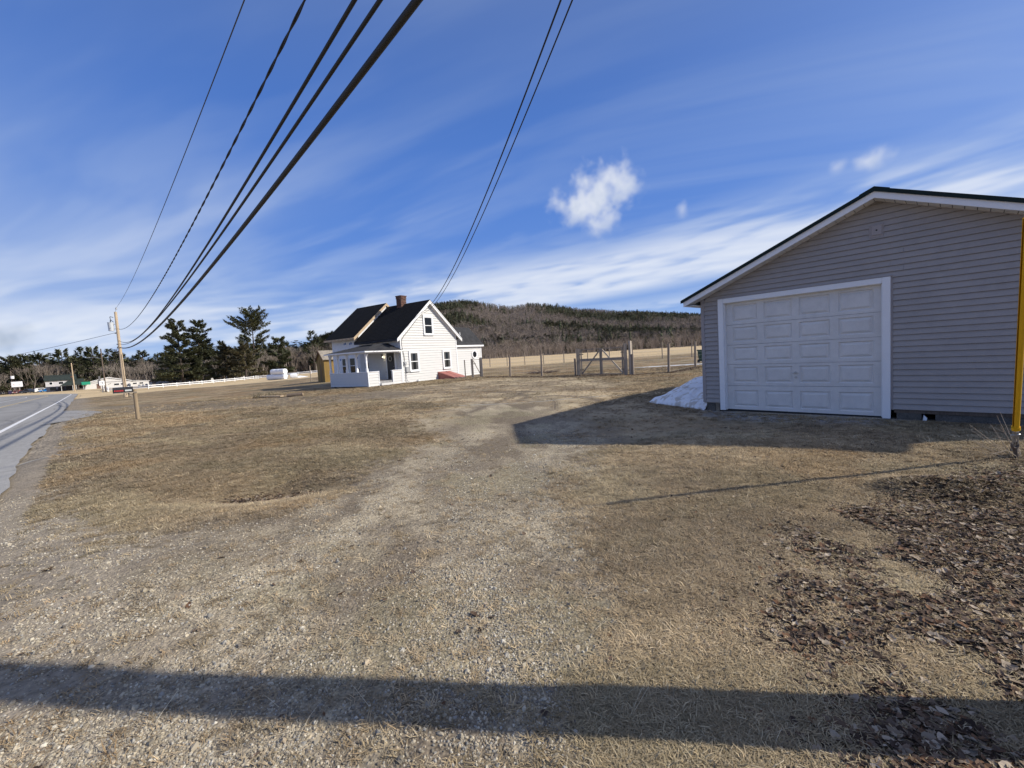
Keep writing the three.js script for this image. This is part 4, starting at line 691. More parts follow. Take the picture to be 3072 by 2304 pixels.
// ------------------------------------------------------------------ mailbox post with black newspaper box
{
  const x = -14.54, z = -16.07, y = groundY(x, z), g = thing('mailbox', 'black mailbox on a weathered round wooden post by the road', 'mailbox', [x, y, z], R(43));
  part('post', new THREE.CylinderGeometry(.062, .07, 1.35, 14).translate(0, .5, 0), M.postWood, g);
  part('shelf', bb(-.62, .06, 1.045, 1.075, -.09, .09), M.gateWood, g); part('brace', beam([-.03, .85, 0], [-.2, 1.04, 0], .04, .05), M.gateWood, g);
  const body = extrude((() => { const p = [[-.085, 0], [.085, 0], [.085, .12]]; for (let i = 1; i <= 8; i++) { const a = Math.PI * i / 8; p.push([Math.cos(a) * .085, .12 + Math.sin(a) * .085]); } return p; })(), .56).rotateY(Math.PI / 2).translate(-.6, 1.077, 0);
  part('box', body, M.black, g); part('door', bb(-.612, -.6, 1.08, 1.26, -.078, .078), M.black, g);
  part('lettering', [bx(.03, .05, .003, -.55, 1.155, .0868), ...[0, 1, 2, 3, 4, 5].map((k) => bx(.022, .045 + (k % 2) * .008, .003, -.50 + k * .034, 1.15, .0868))], mat([.55, .03, .04]), g);
  part('reflector', bb(-.27, -.08, 1.12, 1.18, .085, .089), mat([.55, .58, .57], { roughness: .3 }), g);
  part('flag', [rod([-.2, 1.2, -.095], [-.2, 1.34, -.095], .006), bx(.07, .05, .004, -.17, 1.34, -.095)], M.black, g);
}
// ------------------------------------------------------------------ wire fences, gate
const roundPost = (r, h) => { const g = new THREE.CylinderGeometry(r * .92, r, h + .35, 9).translate(0, h / 2 - .175, 0); return g; };
function wireFence(label, posts, h, r, m, wires, tall) {
  const g = thing('wire_fence', label, 'fence', [0, 0, 0]), tops = [];
  posts.forEach(([x, z, dh = 0, lean = 0], i) => { const y = groundY(x, z), p = part('fence_post', roundPost(r, h + dh), m, g); p.position.set(x, y, z); p.rotation.set(.02 * Math.sin(i * 7), 0, lean + .02 * Math.sin(i * 5)); tops.push([x, y, z]); });
  const strands = []; for (let i = 1; i < tops.length; i++) { const a = tops[i - 1], b = tops[i]; for (const k of wires) strands.push(rod([a[0], a[1] + k, a[2]], [b[0], b[1] + k, b[2]], .0035, .0035, 4)); const n = Math.floor(Math.hypot(a[0] - b[0], a[2] - b[2]) / .3); for (let j = 1; j < n; j++) { const t = j / n; strands.push(rod([lerp(a[0], b[0], t), lerp(a[1], b[1], t) + wires[0], lerp(a[2], b[2], t)], [lerp(a[0], b[0], t), lerp(a[1], b[1], t) + wires[wires.length - 1], lerp(a[2], b[2], t)], .0018, .0018, 3)); } }
  const w = part('wire_mesh', strands, M.galv, g); w.userData.kind = 'stuff'; return g;
}
wireFence('woven wire fence on round posts from the house ell to the double gate', [[-2.45, -33.5, .1], [-.08, -30.67, .08], [2.12, -28.93, .15], [4.2, -27.2, -.3]], 1.42, .075, M.fenceWood, [.05, .3, .55, .8, 1.05, 1.3]);
wireFence('wire fence on round posts between the double gate and the garage', [[7.1, -24.3, -.2], [9.28, -24.53, .28], [12.79, -28.9, .35], [16.5, -33, .2]], 1.42, .08, M.fenceWood, [.05, .3, .55, .8, 1.05, 1.3]);
wireFence('long back wire fence of slender posts at the edge of the hay field', [[-5.2, -61, .1], [-3.0, -60.4], [-.5, -59.6, .1], [2.0, -58.6, .2], [4.6, -58.0], [7.3, -57.0, .1], [10.4, -56.2], [13.1, -55.2, .2], [15.75, -53.65, .4], [18.37, -50.43, .5], [20.85, -47.93, .5], [24, -45, .4]], 1.55, .062, M.fenceWood, [.1, .5, .9, 1.3]);
wireFence('two slender posts of a wire fence beside the plywood shed', [[-25.2, -52.4, .5], [-22.2, -48.2, .5], [-20.6, -46.4, .3]], 1.5, .055, M.fenceWood, [.1, .6, 1.2]);
{
  const y = groundY(5.6, -25.7), g = thing('double_gate', 'weathered wooden double farm gate with diagonal braces between square posts', 'gate', [4.38, y, -27.01]);
  const e = [6.76 - 4.38, -24.41 + 27.01], P = (t, v) => [e[0] * t, v, e[1] * t], post = (t, h, m, w = .17) => part('gate_post', beam(P(t, -.3), P(t, h), w, w), m, g);
  post(0, 1.72, M.gateWood, .21); post(.985, 1.85, M.gateWood, .17); { const q = part('gate_post', bx(.14, 2.28, .14, 0, .84, 0), M.litGateWood, g); q.position.set(e[0] + .26, 0, e[1] - .02); q.rotation.y = R(40); }
  for (const [a, b] of [[.07, .485], [.515, .93]]) {
    const leaf = new THREE.Group(); leaf.name = 'gate_leaf'; g.add(leaf);
    part('stile', beam(P(a, .06), P(a, 1.66), .07, .09), M.gateWood, leaf); part('stile', beam(P(b, .06), P(b, 1.66), .07, .09), a < .3 ? M.gateWood : M.gateWood, leaf);
    part('rail', beam(P(a, 1.64), P(b, 1.64), .035, .045), M.gateWood, leaf); part('rail', beam(P(a, .08), P(b, .08), .035, .05), M.gateWood, leaf); part('rail', beam(P(a - .02, .98), P(b + .02, .98), .05, .16), M.gateWood, leaf);
    const o = [e[1] * .03, 0, -e[0] * .03].map((v) => v * -.8), lift = (p) => [p[0] - o[0] * .5, p[1], p[2] - o[2] * .5];
    part('brace', a < .3 ? beam(lift(P(a, .1)), lift(P(b, 1.6)), .04, .085) : beam(lift(P(a, 1.6)), lift(P(b, .1)), .04, .085), a < .3 ? M.gateWood : M.litGateWood, leaf);
    for (const v of [.35, 1.35]) part('hinge', beam(P(a < .3 ? -.03 : .985, v), P(a < .3 ? a + .05 : b - .03, v), .02, .05), M.black, leaf);
  }
  const s = thing('garden_gate', 'narrow wooden garden gate with one diagonal brace beside the house', 'gate', [-3.08, groundY(-3.08, -33.25), -33.25]), q = [.72, -.2];
  part('gate_post', beam([0, -.3, 0], [0, 1.5, 0], .17, .17), M.gateWood, s); part('gate_post', beam([q[0], -.3, q[1]], [q[0], 1.55, q[1]], .17, .17), M.gateWood, s); part('rail', beam([.05, 1.4, 0], [q[0], 1.42, q[1]], .03, .04), M.gateWood, s); part('rail', beam([.05, .1, 0], [q[0], .1, q[1]], .03, .04), M.gateWood, s); part('brace', beam([.1, 1.35, 0], [q[0] - .05, .1, q[1]], .035, .06), M.gateWood, s); part('hinge', beam([-.05, 1.1, .02], [.3, 1.1, -.06], .02, .04), M.black, s);
  single('fence_post', beam([-3.75, -.3 + groundY(-3.75, -34), -34.0], [-3.75, 1.45, -34.0], .08, .08), M.gateWood, 'thin dark post against the white wall of the house ell', 'post');
  // brush heap in the garden and a green cart by the garage corner
  const r = rng(61), st = []; for (let i = 0; i < 70; i++) { const a = r() * 6.28, d = r() * 1.1, x = 2.4 + Math.cos(a) * d * 1.2, z = -33 + Math.sin(a) * d * .6, b = r() * 6.28, l = .3 + r() * .6; st.push(rod([x, groundY(x, z) + .02 + r() * .1, z], [x + Math.cos(b) * l, groundY(x, z) + .1 + r() * .35 * (1.2 - d), z + Math.sin(b) * l], .02, .008, 5)); }
  single('brush_heap', st, mat([.12, .085, .065]), 'low heap of cut brush on the grass behind the wire fence', 'brush heap', null, 'stuff');
  const c = thing('refuse_cart', 'dark green wheeled refuse cart seen past the garage corner', 'bin', [16.35, groundY(16.35, -35.3), -35.3], .5);
  part('body', hexa([[-.26, .12, -.28], [.26, .12, -.28], [.26, .12, .28], [-.26, .12, .28], [-.31, 1.0, -.36], [.31, 1.0, -.36], [.31, 1.0, .33], [-.31, 1.0, .33]]), mat([.012, .06, .035], { roughness: .5 }), c); part('lid', rb(-.34, .34, 1.0, 1.08, -.42, .38, .02), mat([.012, .06, .035], { roughness: .5 }), c); for (const x of [-.27, .27]) part('wheel', new THREE.CylinderGeometry(.13, .13, .05, 14).rotateZ(Math.PI / 2).translate(x, .13, -.28), M.black, c);
}
// ------------------------------------------------------------------ things lying in the yard beside the lane
{
  const a = [-13.6, -24.6], m = thing('log', 'short cut log lying in the yard left of the porch', 'log', [a[0] + .9, groundY(...a) + .09, a[1] + .3], .3); part('bark', rod([-.42, 0, 0], [.42, .02, 0], .11, .1, 12), M.poleDark, m); part('cut_end', rod([-.43, 0, 0], [-.42, 0, 0], .1, .1, 12), M.rawWood, m); part('cut_end', rod([.42, .02, 0], [.43, .02, 0], .09, .09, 12), M.rawWood, m);
  single('plank', hexa([[-15.4, .0, -25.5], [-13.4, .0, -24.4], [-13.5, .0, -24.2], [-15.5, .0, -25.3], [-15.4, .05, -25.5], [-13.4, .05, -24.4], [-13.5, .05, -24.2], [-15.5, .05, -25.3]]), M.rawWood, 'pale new board lying on the dead grass beside the log', 'plank');
  const r = rng(71), bl = []; for (let i = 0; i < 40; i++) { const x = -15.2 + (r() - .5) * 1.4, z = -25.4 + (r() - .5) * .6, b = r() * 6.28, l = .2 + r() * .3; bl.push(rod([x, groundY(x, z), z], [x + Math.cos(b) * l, groundY(x, z) + .1 + r() * .3, z + Math.sin(b) * l], .015, .005, 5)); }
  single('brush_heap', bl, mat([.10, .085, .05]), 'small dark heap of twigs beside the pale board', 'brush heap', null, 'stuff');
}

// ------------------------------------------------------------------ hills
const CREST = [[-80, .8], [-60, 1.0], [-50, 1.2], [-38, 1.7], [-30, 2.3], [-26, 2.7], [-23.7, 4.1], [-21.8, 4.5], [-14.6, 5.3], [-9.6, 7.7], [-6, 7.9], [-3.4, 7.5], [.3, 6.7], [3.5, 7.0], [5.3, 6.7], [9.6, 5.8], [14.4, 5.1], [18.5, 4.6], [24.5, 3.8], [40, 3.2], [70, 2.4]];
const CA = CREST.map((p) => p[0]), CE = CREST.map((p) => p[1]);
function hillH(az, r) { // metres above the fields, az in degrees
  const left = ss(-20, -34, az), foot = lerp(330, 240, left), crest = lerp(1350, 1150, left) + 160 * (fbm(az * .09, 1, 601, 2) - .5);
  const top = crest * Math.tan(R(table(az, CA, CE))) - 9, t = clamp((r - foot) / (crest - foot), 0, 1.5);
  const x = R(az) * r, spur = (fbm(x * .0042 + 3, r * .0022, 605, 4) - .5) * 60 * clamp(t * 3) * clamp((1.0 - t) * 3) * (top / 170);
  return Math.max(0, top * (t < 1 ? Math.pow(t, 1.25) : 1 - (t - 1) * .5) + spur * (t < .92 ? 1 : .5));
}
const hillPos = (az, r) => { const x = Math.sin(R(az)) * r, z = -Math.cos(R(az)) * r; return [x, landH(x, z) + hillH(az, r), z]; };
{
  const azs = lin(-78, 68, 1), rs = [...lin(235, 500, 24), ...lin(560, 2000, 45)], pos = [], idx = [], uv = [];
  azs.forEach((a, i) => rs.forEach((r, j) => { const p = hillPos(a, r); pos.push(p[0], p[1] - (hillH(a, r) < .3 ? .6 : 0), p[2]); uv.push(p[0] / 90, p[2] / 90); if (i && j) { const k = (i - 1) * rs.length + j - 1, l = k + rs.length; idx.push(k, k + 1, l, l, k + 1, l + 1); } }));
  const g = new THREE.BufferGeometry(); g.setAttribute('position', new THREE.Float32BufferAttribute(pos, 3)); g.setAttribute('uv', new THREE.Float32BufferAttribute(uv, 2)); g.setIndex(idx); g.computeVertexNormals();
  structure('hills', g, mat([.15, .118, .095], { map: mottled, roughness: 1 }));
}
// ------------------------------------------------------------------ tree shapes
function tri(out, a, b, c) { out.push(...a, ...b, ...c); }
function fromTris(out) { const g = new THREE.BufferGeometry(); g.setAttribute('position', new THREE.Float32BufferAttribute(out, 3)); g.setAttribute('uv', new THREE.Float32BufferAttribute(new Float32Array(out.length / 3 * 2), 2)); g.computeVertexNormals(); return g; }
// small conifer for the hillside, one metre tall; ragged skirts of drooping sprays
function smallConifer(seed, n = 90, wide = .2) { const r = rng(seed), o = []; for (let i = 0; i < n; i++) { const y = .08 + .92 * Math.pow(i / n, .9), R0 = wide * (1 - y * .93) * (.7 + .55 * r()), a = r() * 6.283, w = .28 + r() * .3, y0 = y + .03 * r(), y1 = y - .03 - .05 * r(); tri(o, [Math.cos(a) * R0 * .1, y0 + .05, Math.sin(a) * R0 * .1], [Math.cos(a - w) * R0, y1, Math.sin(a - w) * R0], [Math.cos(a + w) * R0, y1 + .02 * r(), Math.sin(a + w) * R0]); } const g = fromTris(o); const t = rod([0, 0, 0], [0, .9, 0], .014, .003, 4, true).toNonIndexed(); return merge([g, t]); }
// white pine for the middle distance: open whorls of flat plumes
function midPine(seed, wide = .24) { const r = rng(seed), o = []; const L = 12; for (let l = 0; l < L; l++) { const t = l / (L - 1), y = .22 + .76 * t, R0 = wide * Math.pow(1 - t, .55) * (.55 + .7 * r()) + .03, nb = 5; for (let b = 0; b < nb; b++) { const a = r() * 6.283, len = R0 * (.65 + .5 * r()), up = .1 + .3 * t; for (let k = 0; k < 7; k++) { const f = .35 + .65 * k / 6, cx = Math.cos(a) * len * f, cz = Math.sin(a) * len * f, cy = y + up * len * f + (r() - .5) * .012, s = (.030 + .03 * r()), b1 = r() * 6.283; tri(o, [cx + Math.cos(b1) * s, cy + (r() - .3) * .02, cz + Math.sin(b1) * s], [cx + Math.cos(b1 + 2.2) * s, cy + (r() - .5) * .02, cz + Math.sin(b1 + 2.2) * s], [cx + Math.cos(b1 + 4.1) * s, cy + (r() - .5) * .02, cz + Math.sin(b1 + 4.1) * s]); } } } const g = fromTris(o); return merge([g, rod([0, 0, 0], [0, .97, 0], .014, .004, 5, true).toNonIndexed()]); }
// bare hardwood, one metre tall: trunk, limbs, fans of twigs
function bareTree(seed, depth = 4, spread = .5, thin = 1) {
  const r = rng(seed), list = [], tw = [];
  const grow = (p, d, len, rad, k) => { const e = [p[0] + d[0] * len, p[1] + d[1] * len, p[2] + d[2] * len]; list.push(rod(p, e, rad, rad * .62, k > 2 ? 5 : 3, true).toNonIndexed()); if (k === 0) { for (let i = 0; i < 3; i++) { const q = [e[0] + (d[0] + (r() - .5) * .9) * len * .8, e[1] + (Math.abs(d[1]) * .8 + .2 * r()) * len * .9, e[2] + (d[2] + (r() - .5) * .9) * len * .8]; const w = rad * .7; tri(tw, [e[0] - w, e[1], e[2]], [e[0] + w, e[1], e[2] + w], q); } return; } const nb = k > 2 ? 3 : 2 + (r() > .5 ? 1 : 0); for (let i = 0; i < nb; i++) { const a = r() * 6.283, s = spread * (.5 + .8 * r()), v = [d[0] + Math.cos(a) * s, d[1] + .22 + .1 * r(), d[2] + Math.sin(a) * s], m = Math.hypot(...v); const f = k === depth ? .55 + .45 * i / nb : 1; grow([lerp(p[0], e[0], f), lerp(p[1], e[1], f), lerp(p[2], e[2], f)], v.map((q) => q / m), len * (.62 + .16 * r()), rad * .58, k - 1); } };
  grow([0, 0, 0], [.02, 1, .02], .34, .016 * thin, depth);
  const g = merge([...list, fromTris(tw)]); g.computeBoundingBox(); const h = g.boundingBox.max.y; g.scale(1 / h, 1 / h, 1 / h); return g;
}
const needle = (rgb) => mat(rgb, { roughness: .9, side: THREE.DoubleSide }), bark = (rgb) => mat(rgb, { roughness: 1, side: THREE.DoubleSide });
function forest(name, label, geos, material, spots, tone) { // spots: x, y, z, height, width factor, turn
  const by = geos.map(() => []); spots.forEach((s, i) => by[i % geos.length].push(s));
  const holder = new THREE.Group(); holder.name = numbered(name); holder.userData = { label, category: 'wood', kind: 'stuff' }; scene.add(holder);
  by.forEach((list, k) => { if (!list.length) return; const im = new THREE.InstancedMesh(geos[k], material, list.length), m = new THREE.Matrix4(), q = new THREE.Quaternion(), e = new THREE.Euler(), c = new THREE.Color(); im.name = 'trees'; im.userData.kind = 'stuff'; im.castShadow = im.receiveShadow = true; list.forEach((s, i) => { e.set(s[6] ?? 0, s[5], 0); q.setFromEuler(e); m.compose(new THREE.Vector3(s[0], s[1], s[2]), q, new THREE.Vector3(s[3] * s[4], s[3], s[3] * s[4])); im.setMatrixAt(i, m); im.setColorAt(i, c.setRGB(...tone(i + k * 977))); }); holder.add(im); });
}
{
  const r = rng(9001), con = [], hard = [], pine = [];
  const dens = (az, rr) => { // share of evergreens
    const x = R(az) * rr, f = fbm(x * .006, rr * .0045, 611, 4), h = hillH(az, rr), top = hillH(az, 1340) || 1, t = h / top;
    let p = ss(.50, .60, f) * .85 + .04; if (az < -4 && az > -12 && t > .7) p += .4; if (t > .95) p += .12; if (rr > 350 && rr < 450) p += .35 * ss(.42, .55, fbm(x * .02, 4, 613, 2)); if (az > 12 && rr < 620) p += .35; if (rr < 338 && az > -16) p *= .25; return clamp(p); };
  const step = (r0, r1, a0, a1, sp) => { const area = .5 * R(a1 - a0) * (r1 * r1 - r0 * r0), n = Math.floor(area / (sp * sp)); for (let i = 0; i < n; i++) { const rr = Math.sqrt(r0 * r0 + r() * (r1 * r1 - r0 * r0)), az = a0 + r() * (a1 - a0); const p = hillPos(az, rr); if (r() < dens(az, rr) + (az < -18 ? .25 : 0)) (az < -18 || rr < 700 && r() < .5 ? pine : con).push([p[0], p[1] - .3, p[2], 8 + r() * 7 + (az < -18 ? 2 : 0) + (r() > .95 ? 4 : 0), .9 + r() * .6, r() * 6.28, 0]); else hard.push([p[0], p[1] - .3, p[2], 8 + r() * 7, .85 + r() * .6, r() * 6.28, (r() - .5) * .12]); } };
  step(300, 420, -18, 32, 5.2); step(420, 800, -24, 31, 6.4); step(800, 1500, -26, 31, 7.6);
  step(310, 430, -60, -38, 5.2); step(240, 420, -38, -18, 5.6); step(420, 1200, -58, -22, 9);
  const cg = [smallConifer(1, 84, .19), smallConifer(2, 84, .23), smallConifer(3, 84, .26), midPine(4, .34)], hg = [bareTree(11, 3, .5, 1.3), bareTree(12, 3, .42, 1.3), bareTree(13, 3, .6, 1.3), bareTree(14, 3, .36, 1.2)];
  const t1 = rng(71), conTone = () => { const k = .6 + .75 * t1(), w = t1(); return [.085 * k * (1 + .35 * w), .102 * k, .055 * k]; }, hardTone = () => { const k = .65 + .6 * t1(), w = t1(); return [.215 * k, .182 * k * (1 - .06 * w), .158 * k * (1 - .14 * w)]; };
  forest('hillside_evergreens', 'dark evergreen woods spread over the hills', cg, needle([1, 1, 1]), con, conTone);
  forest('valley_pines', 'dark pines mixed into the woods at the foot of the hills', [midPine(5, .3), midPine(6, .36), midPine(7, .27)], needle([1, 1, 1]), pine, conTone);
  forest('hillside_hardwoods', 'leafless grey brown hardwood forest covering the hills', hg, bark([1, 1, 1]), hard, hardTone);
  console.log('hill trees', con.length, hard.length);
}
// ------------------------------------------------------------------ big pines, one by one
function bigPine(seed, H, opt) {
  const r = rng(seed), wood = [], leaf = []; const { base = .18, maxR = 5.2, up = .18, gaps = .15, prof = (t) => Math.pow(1 - t, .6), dens = 1, droop = 0, lean = .01 } = opt;
  let y = H * base; const ax = (yy) => [Math.sin(yy * .21 + seed) * .25 * yy / H + lean * yy, yy, Math.cos(yy * .17 + seed) * .2 * yy / H];
  for (let i = 0; i < 10; i++) { const a = ax(H * i / 10), b = ax(H * (i + 1) / 10); wood.push(rod(a, b, lerp(.42, .04, i / 10), lerp(.42, .04, (i + 1) / 10), 8, true)); }
  while (y < H * .99) {
    const t = (y - H * base) / (H * (1 - base)), nb = 4 + Math.floor(r() * 3), lay = .55 + .75 * r();
    for (let b = 0; b < nb; b++) {
      if (r() < gaps) continue; const a = r() * 6.283, len = maxR * prof(t) * lay * (.6 + .6 * r()) + .5, c = ax(y), u = up + .55 * t * t + (r() - .5) * .15;
      const P = (f) => [c[0] + Math.cos(a) * len * f, y + len * (u * f - droop * f * f) + .08 * Math.sin(f * 6 + b), c[2] + Math.sin(a) * len * f];
      wood.push(rod(P(0), P(.5), .055, .035, 4, true), rod(P(.5), P(1), .035, .012, 4, true));
      const n = Math.ceil(len * 22 * dens);
      for (let k = 0; k < n; k++) { const f = .28 + .74 * Math.pow(r(), .7), p = P(f), side = (r() - .5) * len * .34 * (1.15 - Math.abs(f - .65)), cx = p[0] - Math.sin(a) * side, cz = p[2] + Math.cos(a) * side, cy = p[1] + Math.abs(side) * .15 + (r() - .42) * .75;
        for (let q = 0; q < 3; q++) { const s = .24 + .34 * r(), d1 = a + (r() - .5) * 2.4, el = (r() - .35) * 2.0, tip = [cx + Math.cos(d1) * s * 1.5, cy + Math.sin(el) * s * 1.2, cz + Math.sin(d1) * s * 1.5], w = s * .38; tri(leaf, [cx - Math.sin(d1) * w, cy + (r() - .5) * .08, cz + Math.cos(d1) * w], [cx + Math.sin(d1) * w, cy + (r() - .5) * .08, cz - Math.cos(d1) * w], tip); } }
    }
    y += (.55 + .5 * r()) * (1 + .25 * (1 - t));
  }
  return { trunk: merge(wood), crown: fromTris(leaf) };
}
function treeThing(name, label, parts, pos, mats, turn = 0, group) { const g = thing(name, label, 'tree', pos, turn, group); part('trunk', parts.trunk, mats[0], g, true); part('crown', parts.crown, mats[1], g, true); return g; }
const barkM = mat([.075, .06, .05], { roughness: 1 }), pineM = [needle([.115, .125, .065]), needle([.125, .13, .07]), needle([.10, .112, .06]), needle([.15, .135, .075])];
const onLand = (az, r) => { const x = Math.sin(R(az)) * r, z = -Math.cos(R(az)) * r; return [x, groundY(x, z) - .15, z]; };
{
  treeThing('pine_tree', 'tall ragged white pine with tiered boughs, leftmost of the three tallest pines', bigPine(21, 21.2, { maxR: 7.4, base: .08, up: .04, prof: (t) => Math.pow(1 - t, .8) * .9 + .12, gaps: .16 }), onLand(-38.2, 178), [barkM, pineM[0]]);
  treeThing('pine_tree', 'tall dense pine with rounded crown beside the tiered pine', bigPine(22, 20.7, { maxR: 6.0, base: .06, up: .12, prof: (t) => Math.pow(1 - t, .6) * .85 + .12, dens: 1.1 }), onLand(-36.5, 180), [barkM, pineM[2]]);
  treeThing('pine_tree', 'tallest pine with an open fan-shaped crown behind the white bales', bigPine(23, 23.5, { maxR: 5.6, base: .30, up: .42, prof: (t) => .5 + .5 * Math.sin(t * 3.1), gaps: .18, dens: .75 }), onLand(-31.4, 178), [barkM, pineM[0]]);
  treeThing('pine_tree', 'broad low pine filling in between the dense pine and the open pine', bigPine(24, 13.5, { maxR: 4.4, base: .08, up: .2 }), onLand(-34.2, 190), [barkM, pineM[3]]);
  treeThing('pine_tree', 'bushy dark evergreen just right of the open fan-shaped pine', bigPine(25, 14.5, { maxR: 5, base: .06, up: .25, dens: 1.2, prof: (t) => Math.pow(1 - t, .45) }), onLand(-28.9, 186), [barkM, pineM[2]]);
  treeThing('pine_tree', 'olive toned evergreen crown in front of the open fan-shaped pine', bigPine(26, 12.5, { maxR: 5, base: .12, up: .1, dens: .95 }), onLand(-32.4, 172), [barkM, pineM[3]]);
  // the wall of trees behind the cemetery and the store: evergreens and bare trees, each its own
  const r = rng(4242), ever = [bigPine(31, 12, { maxR: 3.4, base: .12, dens: .8 }), bigPine(32, 11, { maxR: 4.0, base: .08, up: .22, dens: .8 }), bigPine(33, 13.5, { maxR: 3.2, base: .22, gaps: .3, dens: .7 })];
  const protoE = ever.map((p, i) => { const g = new THREE.Group(); g.name = 'evergreen_tree'; part('trunk', p.trunk, barkM, g, true); part('crown', p.crown, pineM[i], g, true); return g; });
  const bt = [bareTree(41, 5, .48, .9), bareTree(42, 5, .56, .8), bareTree(43, 5, .4, .9)], bm = [bark([.25, .21, .18]), bark([.32, .28, .24]), bark([.19, .16, .135])];
  const protoB = bt.map((b, i) => { const g = new THREE.Group(); g.name = 'bare_tree'; const m = part('trunk_and_limbs', b, bm[i], g, true); m.name = 'crown'; return g; });
  const put = (proto, name, az, rr, h, label, group) => { const o = proto.clone(); o.name = numbered(name); const p = onLand(az, rr); o.position.set(...p); o.rotation.y = r() * 6.28; o.scale.setScalar(h); o.userData = { label, category: 'tree', group }; scene.add(o); };
  const sectors = [[-53, -38, 'behind the store and the parked cars'], [-38, -26.5, 'behind the cemetery'], [-26.5, -19, 'between the tall pines and the farmhouse']];
  for (const [a0, a1, where] of sectors) {
    const n = Math.round((a1 - a0) * 1.6); for (let i = 0; i < n; i++) { const az = lerp(a0, a1, (i + r()) / n); const d0 = a0 < -50 ? 280 : 197; put(protoE[i % 3], 'evergreen_tree', az, d0 + r() * 60, (a0 < -50 ? 1.15 : .85) + r() * .5, `dark evergreen in the tree line ${where}`, `evergreens ${where}`); }
    const m = Math.round((a1 - a0) * 5.0); for (let i = 0; i < m; i++) { const az = lerp(a0, a1, (i + r()) / m); const d0 = a0 < -50 ? 282 : 198; put(protoB[i % 3], 'bare_tree', az, d0 + r() * 26, (a0 < -50 ? 9 : 8) + r() * 5.5, `leafless grey tree in the tree line ${where}`, `bare trees ${where}`); }
  }
  // bare saplings and brush along the far edge of the field
  const br = []; for (let i = 0; i < 900; i++) { const az = -19 + r() * 50, rr = 262 + r() * 40, p = onLand(az, rr); br.push([p[0], p[1], p[2], 3.5 + r() * 5.5, .8 + r() * .5, r() * 6.28, 0]); }
  for (let i = 0; i < 700; i++) { const az = -54 + r() * 36, rr = (az < -38 ? 282 : 204) + r() * 30, p = onLand(az, rr); br.push([p[0], p[1], p[2], 2 + r() * 4, 1 + r() * .6, r() * 6.28, 0]); }
  const t2 = rng(5); forest('field_edge_brush', 'grey leafless brush and saplings along the field edges', [bareTree(51, 4, .42, .8), bareTree(52, 4, .55, .8)], bark([1, 1, 1]), br, () => { const k = .7 + .6 * t2(); return [.235 * k, .195 * k, .165 * k]; });
}

// ------------------------------------------------------------------ white rail fence of the cemetery
{
  const run = (label, pts) => {
    const g = thing('rail_fence', label, 'fence', [0, 0, 0]), at = []; for (let i = 1; i < pts.length; i++) { const a = pts[i - 1], b = pts[i], n = Math.round(Math.hypot(a[0] - b[0], a[1] - b[1]) / 3.7); for (let k = (i > 1 ? 1 : 0); k <= n; k++) { const x = lerp(a[0], b[0], k / n), z = lerp(a[1], b[1], k / n); at.push([x, landH(x, z), z]); } }
    at.forEach((p, i) => { const q = part('fence_post', [bx(.15, 1.35, .15, 0, .42, 0), bx(.2, .06, .2, 0, 1.12, 0)], M.whiteTrim, g); q.position.set(p[0], p[1], p[2]); q.rotation.y = R(40); if (i) for (const h of [.42, .88]) part('rail', beam([at[i - 1][0], at[i - 1][1] + h, at[i - 1][2]], [p[0], p[1] + h, p[2]], .06, .2), M.whiteTrim, g); });
  };
  run('long white two-rail fence along the front of the cemetery', [[-84.5, -137], [-92.3, -106], [-101, -104.5], [-128, -131]]);
  run('white two-rail fence at the back of the field between the bales and the shed', [[-84, -138.5], [-68, -142], [-52, -146]]);
}
